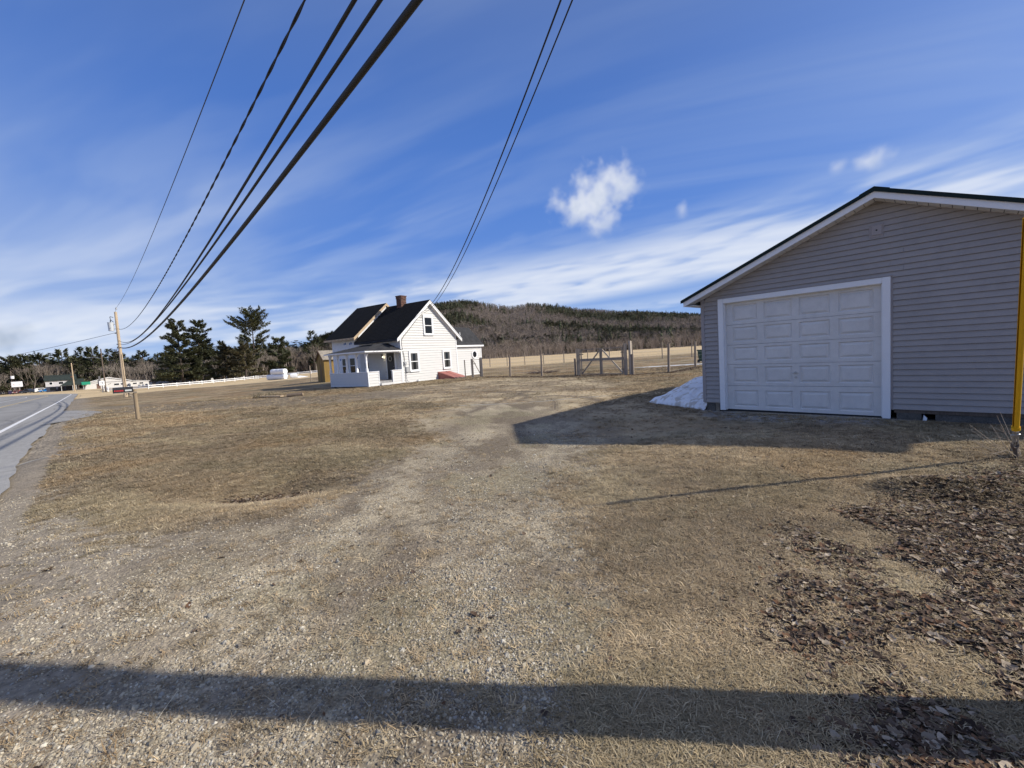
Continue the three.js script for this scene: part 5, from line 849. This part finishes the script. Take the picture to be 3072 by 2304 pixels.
// ------------------------------------------------------------------ gravestones
{
  const r = rng(88), ms = [M.stoneGrey, M.stoneWhite, M.stoneGrey, M.stoneDark];
  const xs = [[-137.4, 'w', 1.6], [-133.8], [-132.5], [-129.6, 'w', 1.5], [-131.2], [-120.2, 'w', .8], [-119.0, 'g', 1.7], [-116.4, 'd', 1.7], [-115.4, 'g', 1.7], [-113.9, 'o', 2.6], [-112.6, 'w', 1.9], [-107.5, 'w', 1.6], [-105.5, 'w', .9], [-104.1, 'g', 1], [-102.2, 'o', 2.1], [-98.5, 'o', 1.9], [-97, 'g', 1.2], [-96, 'w', 1.4], [-94.5, 'w', 1.2], [-91.7, 'w', 1.2], [-90.2, 'w', 1.4], [-110, 'g', 1], [-117.6, 'g', .9]];
  xs.forEach(([x0, k = 'g', h = .7 + r() * .5], i) => {
    const d = 150 - r() * 8, x = x0 * d / 150, z = -d, y = landH(x, z) - .05, m = k === 'w' ? M.stoneWhite : k === 'd' ? M.stoneDark : M.stoneGrey;
    const lb = k === 'o' ? 'slender obelisk gravestone behind the white rail fence' : k === 'd' ? 'dark polished gravestone behind the white rail fence' : k === 'w' ? 'pale marble gravestone behind the white rail fence' : 'grey granite gravestone behind the white rail fence';
    const g = thing('gravestone', lb, 'gravestone', [x, y, z], R(35 + r() * 20), lb.replace(' gravestone behind the white rail fence', ' gravestones'));
    part('base', rb(-.45, .45, 0, .2, -.22, .22, .03), m, g);
    if (k === 'o') part('obelisk', [new THREE.CylinderGeometry(.12, .26, h - .4, 4).rotateY(Math.PI / 4).translate(0, (h - .4) / 2 + .2, 0), new THREE.ConeGeometry(.12, .2, 4).rotateY(Math.PI / 4).translate(0, h - .1, 0)], m, g);
    else { const w = .3 + r() * .12, pts = [[-w, .2], [w, .2], [w, h * .82]]; for (let q = 1; q < 8; q++) { const a = Math.PI * q / 8; pts.push([Math.cos(a) * w, h * .82 + Math.sin(a) * h * .18]); } pts.push([-w, h * .82]); part('slab', extrude(pts, .2).translate(0, 0, -.1), m, g); }
  });
  // receiving tomb and a statue
  const v = thing('tomb', 'small grey stone tomb with arched roof in the cemetery', 'tomb', [-126.0 * .97, landH(-122, -145.5) - .1, -145.5], R(40)); part('vault', extrude((() => { const p = [[-1.4, 0], [1.4, 0], [1.4, .8]]; for (let q = 1; q < 10; q++) { const a = Math.PI * q / 10; p.push([Math.cos(a) * 1.4, .8 + Math.sin(a) * .95]); } p.push([-1.4, .8]); return p; })(), 2.4).translate(0, 0, -2.4), M.stoneGrey, v); part('door', bb(-.45, .45, 0, 1.15, 0, .03), M.dark, v);
  const s = thing('statue', 'tall pale draped cemetery statue on a stepped pedestal', 'statue', [-123.9 * .98, landH(-121, -147) - .1, -147], 0); part('pedestal', [bx(1.1, .4, 1.1, 0, .2, 0), bx(.8, 1.0, .8, 0, .9, 0)], M.stoneGrey, s); part('figure', new THREE.LatheGeometry([[0, 1.4], [.36, 1.4], [.3, 1.8], [.26, 2.2], [.3, 2.5], [.22, 2.72], [.09, 2.8], [.15, 2.92], [.13, 3.06], [0, 3.14]].map((p) => new THREE.Vector2(...p)), 12), M.stoneWhite, s);
}
// ------------------------------------------------------------------ stack of wrapped bales
{
  const base = [-49.0, landH(-49, -88) - .03, -88.8], turn = R(-20), c = Math.cos(turn), s = Math.sin(turn), r = rng(17);
  const shape = () => { const g = new THREE.CylinderGeometry(.60, .60, 1.25, 22, 6).rotateX(Math.PI / 2), p = g.attributes.position, o = r() * 50; for (let i = 0; i < p.count; i++) { const x = p.getX(i), y = p.getY(i), z = p.getZ(i), a = Math.atan2(y, x), sq = 1 + .10 * Math.pow(Math.abs(Math.sin(2 * a)), 1.5), k = sq * (1 - .07 * Math.pow(Math.abs(z) / .62, 6) + .07 * (fbm(a * 3 + o, z * 4, 701, 3) - .5)); p.setXYZ(i, x * k, y * k * .95, z); } g.rotateY(Math.PI / 2); g.computeVertexNormals(); return metres(g); };
  const shapes = [shape(), shape(), shape()];
  const put = (u, w, lev, lb, i, t = 0) => { const g = thing('wrapped_bale', lb, 'hay bale', [base[0] + u * c + w * s, landH(base[0], base[2]) + .55 + lev * 1.13, base[2] - u * s + w * c], turn + t, 'white wrapped bales stacked in the field'); part('wrap', shapes[i % 3], M.bale, g, true); for (const z of [-.63, .63]) part('wrap_end', new THREE.CylinderGeometry(.42, .46, .03, 18).rotateZ(Math.PI / 2).translate(z, 0, 0), M.bale, g); };
  for (let i = 0; i < 4; i++) put(-2.9 + i * 1.22, 0, 0, 'white plastic-wrapped bale in the bottom row of the stack', i);
  for (let i = 0; i < 3; i++) put(-1.7 + i * 1.22, 0, 1, 'white plastic-wrapped bale in the top row of the stack', i + 1);
  put(2.2, -1.3, 0, 'single white wrapped bale lying right of the stack', 1, .7);
  const sheet_ = hexa([[-45.6, 0, -89.0], [-43.8, 0, -90.2], [-44.2, 0, -91.2], [-45.7, 0, -90.5], [-45.6, .35, -89.2], [-43.9, .05, -90.2], [-44.2, .05, -91.1], [-45.7, .4, -90.4]]); sheet_.translate(0, landH(-45, -90) - .02, 0); single('plastic_sheet', sheet_, M.bale, 'crumpled white plastic sheet on the grass right of the bales', 'plastic sheet');
}
// ------------------------------------------------------------------ the store down the road
{
  const gy = -1.62, g = thing('store', 'white roadside store with two-storey grey wing, green roof and long white gabled hall', 'store', [-181, gy, -175], R(46));
  const white = M.white, grey = mat([.50, .50, .52], { map: clean }), roofG = mat([.045, .058, .052], { map: mottled, rep: [.3, .3], specularIntensity: .3 }), navy = mat([.03, .035, .06]), green = mat([.015, .24, .13], { roughness: .6 });
  // local x runs to the right along the front, z towards the camera
  const gable = (x0, x1, h, pk, z0, z1) => extrude([[x0, 0], [x1, 0], [x1, h], [(x0 + x1) / 2, pk], [x0, h]], z1 - z0).translate(0, 0, z0);
  const gr = (x0, x1, h, pk, z0, z1, m, nm) => { const c = (x0 + x1) / 2; for (const s of [0, 1]) { const e = s ? x1 + .4 : x0 - .4, he = h - .4 * (pk - h) / ((x1 - x0) / 2); part(nm, hexa([[c, pk, z0], [e, he, z0], [e, he, z1], [c, pk, z1], [c, pk + .18, z0], [e, he + .18, z0], [e, he + .18, z1], [c, pk + .18, z1]]), m, g); } };
  // two-storey wing: ridge across, gable end to the right
  part('wing', [bb(-9.5, -1.2, 2.1, 4.5, -8, 0)], grey, g); part('wing_ground_floor', bb(-9.4, -1.3, 0, 2.08, -8, -.1), navy, g);
  part('wing_gable', extrude([[0, 0], [-8, 0], [-8, 4.5], [-4, 6.6], [0, 4.5]], .2).rotateY(Math.PI / 2).rotateY(Math.PI).translate(-1.0, 0, -8).scale(1, 1, 1), white, g);
  part('wing_roof', hexa([[-9.8, 4.35, .4], [-.6, 4.35, .4], [-.6, 6.6, -4], [-9.8, 6.6, -4], [-9.8, 4.5, .4], [-.6, 4.5, .4], [-.6, 6.78, -4], [-9.8, 6.78, -4]]), roofG, g); part('wing_roof', hexa([[-9.8, 6.6, -4], [-.6, 6.6, -4], [-.6, 4.35, -8.4], [-9.8, 4.35, -8.4], [-9.8, 6.78, -4], [-.6, 6.78, -4], [-.6, 4.5, -8.4], [-9.8, 4.5, -8.4]]), roofG, g);
  for (const x of [-8.0, -5.2, -2.4]) windowPart(g, x, 3.4, x === -5.2 ? 1.4 : .9, 1.0, .02, { casing: .08, rail: false });
  for (const x of [-8.4, -6.2, -4.0]) part('shop_window', bb(x, x + 1.7, .5, 1.8, -.09, -.06), M.glass, g);
  part('canopy_roof', hexa([[-5.5, 2.2, 3.2], [1.4, 2.2, 3.2], [1.4, 4.6, -1], [-2.5, 4.6, -1], [-5.5, 2.32, 3.2], [1.4, 2.32, 3.2], [1.4, 4.75, -1], [-2.5, 4.75, -1]]), roofG, g); for (const x of [-5.2, -2, 1.1]) part('canopy_post', rod([x, 0, 3], [x, 2.2, 3], .09), white, g);
  part('awning', hexa([[.6, 2.0, 4.0], [3.2, 2.0, 4.0], [3.2, 3.1, 2.4], [.6, 3.1, 2.4], [.6, 2.15, 4.0], [3.2, 2.15, 4.0], [3.2, 3.25, 2.4], [.6, 3.25, 2.4]]), green, g);
  // white hall
  part('hall', gable(1.5, 16, 2.6, 4.5, -10, 1), white, g); gr(1.5, 16, 2.6, 4.5, -10.2, 1.3, roofG, 'hall_roof'); part('hall_trim', [hexa([[1.1, 2.45, 1.31], [8.75, 4.45, 1.31], [8.75, 4.7, 1.31], [1.1, 2.7, 1.31], [1.1, 2.45, 1.36], [8.75, 4.45, 1.36], [8.75, 4.7, 1.36], [1.1, 2.7, 1.36]]), hexa([[8.75, 4.45, 1.31], [16.4, 2.45, 1.31], [16.4, 2.7, 1.31], [8.75, 4.7, 1.31], [8.75, 4.45, 1.36], [16.4, 2.45, 1.36], [16.4, 2.7, 1.36], [8.75, 4.7, 1.36]])], M.whiteTrim, g);
  part('trim_band', bb(1.5, 16, 2.45, 2.62, 1.001, 1.05), M.stoneDark, g); part('chimney', bb(5.8, 6.4, 1.5, 5.3, 1.01, 1.5), M.stoneDark, g);
  part('door', bb(5.0, 6.2, 0, 2.05, 1.001, 1.06), mat([.16, .10, .08]), g); part('wall_emblem', [rod([8.6, 1.5, 1.02], [9.5, 2.0, 1.02], .09, .09, 6)], M.stoneDark, g);
  for (const x of [11.2, 13.4]) windowPart(g, x, 1.35, 1.7, .8, 1.02, { casing: .07, rail: false });
  part('lean_to', bb(16, 22, 0, 2.1, -8, .2), white, g); part('lean_to_roof', hexa([[15.9, 2.6, -8.2], [22.4, 2.0, -8.2], [22.4, 2.0, .5], [15.9, 2.6, .5], [15.9, 2.75, -8.2], [22.4, 2.15, -8.2], [22.4, 2.15, .5], [15.9, 2.75, .5]]), M.whiteTrim, g);
  for (const x of [17.2, 19.4]) windowPart(g, x, 1.2, 1.4, .7, .22, { casing: .07, rail: false });
  const st = thing('porch_sign_post', 'white T-shaped sign post beside the parked cars', 'post', [-195.8, -1.68, -178], R(40)); part('post', bx(.26, 4.4, .26, 0, 2.2, 0), white, st); part('crossbar', bx(1.5, .22, .2, 0, 4.4, 0), white, st); part('plaque', bx(.7, .6, .3, 0, 1.6, .1), white, st);
  // big sign across the road
  const sg = thing('roadside_sign', 'big white sign board on posts above the parked cars', 'sign', [-210.6, -1.7, -178], R(42));
  part('board', rb(-1.6, 1.6, 2.9, 5.2, -.12, .12, .08), M.whiteTrim, sg); part('post', bx(.2, 3.0, .2, -.7, 1.5, 0), M.stoneDark, sg); part('post', bx(.2, 3.0, .2, .7, 1.5, 0), M.stoneDark, sg); part('red_mark', [bx(.1, .45, .02, -.95, 4.0, .13), bx(.45, .1, .02, -.75, 3.85, .13)], mat([.5, .08, .06]), sg); part('grey_mark', [bx(.5, .1, .02, .55, 4.1, .13), bx(.1, .4, .02, .85, 3.9, .13)], M.stoneGrey, sg);
}
// poles along the road beyond, street lamp, route sign
{
  const p2 = utilityPole('pale utility pole standing in front of the store', -157.1, -150, 10.2, .2, .15, M.poleWood); part('junction_box', bx(.5, .5, .4, -.3, 5.6, .1), mat([.22, .10, .06]), p2);
  const p3 = utilityPole('dark utility pole with a street lamp arm near the white fence', -102.2, -105, 10.8, .17, .12, M.poleDark);
  part('lamp_arm', tube([[0, 8.6, 0], [-1.2, 9.0, .2], [-2.6, 9.1, .4]].map((p) => new THREE.Vector3(...p)), .05, 20, 6), M.galv, p3); part('lamp_head', rb(-3.3, -2.5, 8.98, 9.14, .28, .52, .04), M.boxGrey, p3);
  const p4 = utilityPole('thin utility pole with a white transformer behind the sign board', -212.6, -178, 10, .2, .14, M.poleDark); part('transformer', new THREE.CylinderGeometry(.55, .55, 1.2, 16).translate(.7, 7.4, .2), M.whiteTrim, p4);
  single('power_line', tube(wirePts([-212.6, 4.0, -178], [-157.1, 5.2, -150], .8, 20), .04, 60, 5), M.cable, 'cable crossing from the pole behind the sign to the pole in front of the store', 'cable');
  const s = thing('route_sign', 'small white route marker sign on a dark post beside the street lamp pole', 'sign', [-101.2, landH(-101, -103) - .1, -103.2], R(44)); part('post', bx(.2, 1.9, .12, 0, .95, 0), M.stoneDark, s); part('plate', rb(-.5, .5, 1.75, 2.85, .06, .1, .03), M.whiteTrim, s); part('numeral', [bx(.5, .08, .01, 0, 2.5, .106), bx(.08, .5, .01, .12, 2.3, .106), bx(.3, .06, .01, -.1, 2.15, .106)], M.stoneDark, s);
}
// ------------------------------------------------------------------ parked vehicles, far off
{
  const tyre = mat([.02, .02, .02]), rim = M.galv, car = (label, col, x, z, turn, kind) => {
    const y = -1.66, g = thing('parked_car', label, kind === 'pickup' ? 'pickup truck' : 'car', [x, y, z], turn), paint = mat(col, { roughness: .3 });
    const H = kind === 'suv' ? 1.78 : kind === 'pickup' ? 1.75 : 1.45, bodyT = kind === 'car' ? .86 : 1.02, prof = kind === 'pickup' ? [[-2.6, .4], [2.6, .4], [2.62, .85], [2.5, bodyT], [1.3, bodyT + .04], [.6, H], [-.6, H], [-.8, bodyT], [-2.6, bodyT]] : kind === 'suv' ? [[-2.3, .35], [2.3, .35], [2.35, .8], [2.2, bodyT], [1.2, bodyT + .06], [.5, H - .05], [0, H], [-1.9, H - .04], [-2.25, bodyT + .2]] : [[-2.25, .3], [2.25, .3], [2.3, .68], [2.1, bodyT - .05], [1.0, bodyT], [.3, H - .03], [-.2, H], [-1.0, H - .06], [-1.75, bodyT + .05], [-2.25, bodyT]];
    part('body', extrude(prof, 1.66, .06).translate(0, 0, -.83), paint, g);
    for (const s of [-1, 1]) part('side_window', quads([[kind === 'pickup' ? -.55 : -1.4, bodyT + .1, s * .895], [.85, bodyT + .1, s * .895], [.35, H - .14, s * .895], [kind === 'pickup' ? -.5 : -1.2, H - .14, s * .895]], [[0, 1, 2, 3]]), M.glass, g);
    part('windscreen', quads([[1.16, bodyT + .09, -.7], [1.16, bodyT + .09, .7], [.6, H - .1, .66], [.6, H - .1, -.66]], [[0, 1, 2, 3]]).translate(.06, .05, 0), M.glass, g);
    for (const sx of [-1.42, 1.42]) for (const s of [-1, 1]) { const w = new THREE.Group(); w.name = 'wheel'; w.position.set(sx, .34, s * .82); g.add(w); part('tyre', new THREE.CylinderGeometry(.34, .34, .22, 18).rotateX(Math.PI / 2), tyre, w); part('rim', new THREE.CylinderGeometry(.2, .2, .03, 14).rotateX(Math.PI / 2).translate(0, 0, s * .115), rim, w); }
    for (const s of [-.6, .6]) { part('headlight', bx(.06, .14, .32, 2.35, .7, s), M.whiteTrim, g); part('tail_light', bx(.05, .2, .16, -2.32, .8, s * 1.15), mat([.4, .02, .02]), g); }
    part('bumper', [bx(.12, .18, 1.6, 2.36, .45, 0)], M.stoneDark, g);
  };
  car('white sport utility vehicle parked left of the blue car', [.78, .78, .77], -202.0, -179.5, R(60), 'suv');
  car('bright blue car parked nearest the T-shaped sign post', [.02, .16, .42], -198.9, -178.5, R(-120), 'car');
  car('dark pickup truck parked between the silver and the white vehicles', [.03, .04, .06], -205.2, -177, R(10), 'pickup');
  car('silver car parked between the red car and the dark pickup', [.50, .55, .58], -207.6, -179.5, R(50), 'car');
  car('dull red car parked under the sign board', [.26, .08, .07], -210.2, -177.5, R(-60), 'car');
  car('very dark car parked at the left edge of the picture', [.02, .02, .03], -217.5, -176, R(20), 'car');
  const d = thing('waste_bin', 'dark purple waste bin left of the parked red car', 'bin', [-213.2, -1.7, -177.5], R(30)); part('body', bx(.9, 1.5, .8, 0, .75, 0), mat([.04, .03, .08]), d); part('lid', bx(1.0, .12, .95, 0, 1.55, .02), M.stoneGrey, d);
}

// ------------------------------------------------------------------ what lies on the ground close by: stones, dead grass, leaves
{
  const m4 = new THREE.Matrix4(), q = new THREE.Quaternion(), e = new THREE.Euler(), v = new THREE.Vector3(), sc = new THREE.Vector3(), col = new THREE.Color();
  const scatter = (holder, geos, material, list) => geos.forEach((geo, k) => { const mine = list.filter((_, i) => i % geos.length === k); if (!mine.length) return; const im = new THREE.InstancedMesh(geo, material, mine.length); im.name = holder.userData.piece; im.userData.kind = 'stuff'; im.castShadow = im.receiveShadow = true; mine.forEach((s, i) => { e.set(s.rx, s.ry, s.rz); q.setFromEuler(e); m4.compose(v.set(s.x, s.y, s.z), q, sc.set(s.sx, s.sy, s.sz)); im.setMatrixAt(i, m4); im.setColorAt(i, col.setRGB(...s.c)); }); holder.add(im); });
  const holder = (name, label, category, piece) => { const g = new THREE.Group(); g.name = name; g.userData = { label, category, kind: 'stuff', piece }; scene.add(g); return g; };
  const r = rng(1234);
  const spot = (rMin, rMax, p) => { const rr = rMin * Math.pow(rMax / rMin, Math.pow(r(), p)), a = R(-58 + r() * 116); return [Math.sin(a) * rr, -Math.cos(a) * rr, rr]; };
  // loose stones on the drive
  const stones = [0, 1, 2, 3, 4].map((s) => { const g = new THREE.IcosahedronGeometry(1, s < 2 ? 1 : 0), p = g.attributes.position, k = rng(40 + s), off = new Map(); for (let i = 0; i < p.count; i++) { const key = `${p.getX(i).toFixed(3)},${p.getY(i).toFixed(3)},${p.getZ(i).toFixed(3)}`; if (!off.has(key)) off.set(key, .72 + .5 * k()); const f = off.get(key); p.setXYZ(i, p.getX(i) * f, p.getY(i) * f, p.getZ(i) * f); } g.computeVertexNormals(); return g; });
  const tones = [[.46, .405, .31], [.39, .345, .265], [.31, .275, .215], [.50, .45, .35], [.26, .235, .19], [.44, .365, .265], [.36, .345, .31], [.49, .43, .32], [.58, .54, .45], [.22, .195, .165]];
  const list = []; let tries = 0;
  while (list.length < 120000 && tries++ < 420000) {
    const [x, z, rr] = spot(1.25, 9.5, .95); if (x < -9.8 || x > 9.8 || z < -13) continue; const k = cover(x, z); let pr = k.g * (1 - k.l); if (x > 3.8 && z < -6.6) pr = Math.max(pr, ss(.2, -.2, sdPoly(APRON, x, z))); pr = Math.max(pr, .02); if (r() > pr) continue;
    const damp = fbm((x * .28 + z * .96) * .55 + 11, (x * .96 - z * .28) * 1.25, 245, 4); if (damp > .50 && r() < .65) continue; if (fbm(x * 2.1 + 3, z * 2.1, 247, 4) > .57 && r() < .6) continue; let wh = 0; for (const w of WHEELS) wh = Math.max(wh, Math.exp(-((lineDist(x, z, w) / .32) ** 2))); if (r() < wh * .75) continue;
    const s = (.0022 + .0056 * Math.pow(r(), 2.6) + (r() > .993 ? .009 : 0)) * (1 + .035 * rr), c = tones[Math.floor(r() * tones.length)], f = .62 + .42 * r();
    list.push({ x, z, y: groundY(x, z) - s * .05, rx: r() * 6, ry: r() * 6, rz: r() * 6, sx: s * (1 + .5 * r()), sy: s * (.65 + .3 * r()), sz: s, c: c.map((t) => t * f) });
  }
  scatter(holder('loose_gravel', 'loose pale gravel chips covering the driveway', 'gravel', 'stones'), stones, new THREE.MeshPhysicalMaterial({ roughness: .9, specularIntensity: .2 }), list);
  // dead grass
  const tuft = (seed, n, flat) => { const k = rng(seed), o = []; for (let i = 0; i < n; i++) { const a = k() * 6.283, b = a + (k() - .5) * 1.6, l = .6 + .8 * k(), w = .026 + .022 * k(), ox = (k() - .5) * 1.1, oz = (k() - .5) * 1.1, h = (flat ? .10 : .30) + .3 * k(), y0 = -.02; const p1 = [ox + Math.cos(a) * l * .5, h * .8, oz + Math.sin(a) * l * .5], p2 = [p1[0] + Math.cos(b) * l * .55, h * (.25 + .7 * k()), p1[2] + Math.sin(b) * l * .55], n1 = [-Math.sin(a) * w, Math.cos(a) * w], n2 = [-Math.sin(b) * w * .7, Math.cos(b) * w * .7]; const A = [ox - n1[0], y0, oz - n1[1]], B = [ox + n1[0], y0, oz + n1[1]], C = [p1[0] - n2[0], p1[1], p1[2] - n2[1]], D = [p1[0] + n2[0], p1[1], p1[2] + n2[1]]; tri(o, A, B, D); tri(o, A, D, C); tri(o, C, D, p2); } return fromTris(o); };
  const tufts = [tuft(1, 13, true), tuft(2, 13, true), tuft(3, 15, true), tuft(4, 11, false)];
  const gt = [[.55, .445, .285], [.43, .34, .21], [.30, .245, .155], [.62, .53, .37], [.24, .205, .125], [.44, .315, .18], [.37, .305, .21]];
  const gl = []; tries = 0;
  while (gl.length < 170000 && tries++ < 800000) {
    const [x, z, rr] = spot(1.2, 34, .80); if (x > 20 || x < -26 || roadOff(x, z) < -.6 || garageDist(x, z) < .02) continue; const [hx, hz] = [x - HA[0], z - HA[2]], hu = hx * Math.cos(HT) - hz * Math.sin(HT), hw = hx * Math.sin(HT) + hz * Math.cos(HT); if (hu > -3.2 && hu < 10.4 && hw < .05 && hw > -9) continue;
    const k = cover(x, z); let pr = (1 - Math.pow(k.g, .7) * .98) * (1 - k.n * .85) * (1 - k.y * .9) * (1 - k.l * (x < 0 ? .95 : .4)); pr *= .45 + .9 * fbm(x * 1.3, z * 1.3, 801, 2); if (r() > pr) continue;
    const s = (.028 + .034 * r()) * (1 + .055 * rr), p = fbm(x * .5, z * .5, 805, 3), c = mix3(grassTone(x, z, fbm(x * .33, z * .33, 221, 3), fbm(x * 1.3 + 5, z * 1.3, 223, 3), fbm(x * 4.7, z * 4.7, 227, 3)), gt[Math.floor(r() * 6.99)], .4), f = .55 + .85 * r() * r() + .25 * p;
    gl.push({ x, z, y: groundY(x, z), rx: (r() - .5) * .3, ry: r() * 6.28, rz: (r() - .5) * .3, sx: s, sy: s * (.5 + .6 * r()), sz: s, c: c.map((t) => t * f) });
  }
  scatter(holder('dead_grass', 'matted dead winter grass covering the lawn', 'grass', 'blades'), tufts, new THREE.MeshPhysicalMaterial({ roughness: .9, specularIntensity: .25, side: THREE.DoubleSide }), gl);
  // single pale straws
  const straw = fromTris((() => { const o = []; tri(o, [-.5, .0, -.006], [-.5, 0, .006], [.1, .06, .006]); tri(o, [-.5, 0, -.006], [.1, .06, .006], [.1, .06, -.006]); tri(o, [.1, .06, -.006], [.1, .06, .006], [.5, .02, .03]); return o; })());
  const sl = []; for (let i = 0; i < 2600; i++) { const [x, z, rr] = spot(1.3, 14, .9); if (garageDist(x, z) < .05 || roadOff(x, z) < -.5) continue; const k = cover(x, z); if (k.g > .5 && r() < .8) continue; const s = .09 + .16 * r(); sl.push({ x, z, y: groundY(x, z) + .006, rx: (r() - .5) * .2, ry: r() * 6.28, rz: (r() - .5) * .15, sx: s, sy: s, sz: s * (.6 + .3 * r()), c: ((f) => [.62, .53, .37].map((t) => t * f))(.7 + .45 * r()) }); }
  scatter(holder('loose_straw', 'scattered pale straws and stalks on grass and gravel', 'straw', 'stalks'), [straw], new THREE.MeshStandardMaterial({ roughness: .8, side: THREE.DoubleSide }), sl);
  // fallen leaves: the largest in view one by one, the rest together
  const leafGeo = (seed) => { const k = rng(seed), o = [], n = 6, curl = .25 + .5 * k(), fold = .15 + .35 * k(), P = (t, s) => { const w = .34 * Math.pow(Math.sin(Math.PI * clamp(t * .93 + .04)), .8) * (1 + .25 * Math.sin(t * 19 + seed)); return [t - .5, .12 * curl * Math.pow(2 * t - 1, 2) + Math.abs(s) * fold * w + .03 * Math.sin(t * 7 + s * 2), s * w]; }; for (let i = 0; i < n; i++) { const a = i / n, b = (i + 1) / n; for (const s of [-1, 1]) { tri(o, P(a, 0), P(b, 0), P(b, s)); tri(o, P(a, 0), P(b, s), P(a, s)); } } return fromTris(o); };
  const leaves = [1, 2, 3, 4, 5, 6].map(leafGeo), lt = [[.135, .09, .062], [.205, .148, .105], [.085, .057, .042], [.29, .23, .17], [.17, .095, .055], [.06, .042, .033], [.165, .12, .09], [.42, .35, .27]];
  const litter = thing('leaf_litter', 'drift of curled brown fallen leaves on the grass at the right', 'leaves', [0, 0, 0]);
  const lm = lt.map((c) => mat(c, { roughness: .8, specularIntensity: .3, side: THREE.DoubleSide })), ll = []; tries = 0; let singles = 0;
  while (ll.length < 34000 && tries++ < 300000) {
    let x, z, rr; if (r() < .9) [x, z, rr] = spot(1.3, 9, .8); else { const i = 1 + Math.floor(r() * (LEAFLINE.length - 1)), t = r(); x = lerp(LEAFLINE[i - 1][0], LEAFLINE[i][0], t) + (r() - .5) * .9; z = lerp(LEAFLINE[i - 1][1], LEAFLINE[i][1], t) + (r() - .5) * .9; rr = 28; }
    const k = cover(x, z); if (garageDist(x, z) < .02 || r() > k.l * 1.1 + (x > 1.2 && z > -6 && k.g < .3 ? .05 : .0015)) continue;
    const s = (.022 + .042 * r() * r()) * (rr > 20 ? 2 : 1 + .05 * rr), ci = Math.floor(Math.pow(r(), 1.15) * lt.length), y = groundY(x, z) + .006 + r() * .022 * k.l;
    const o = { x, z, y, rx: (r() - .5) * .8, ry: r() * 6.28, rz: (r() - .5) * .8, sx: s, sy: s, sz: s * (.6 + .5 * r()), c: ((f) => lt[ci].map((t) => t * f))(.5 + .6 * r()) };
    if (singles < 280 && rr < 4.2 && s > .042 && x > 1.0) { const m = part('fallen_leaf', leaves[singles % 6], lm[ci], litter, true); m.position.set(x, y + .004, z); m.rotation.set(o.rx, o.ry, o.rz); m.scale.set(s, s, o.sz); singles++; } else ll.push(o);
  }
  litter.userData.piece = 'small_leaves'; scatter(litter, leaves, new THREE.MeshPhysicalMaterial({ roughness: .8, specularIntensity: .3, side: THREE.DoubleSide }), ll); delete litter.userData.piece;
  console.log('scatter', list.length, gl.length, sl.length, ll.length, singles);
}

renderer.render(scene, camera);
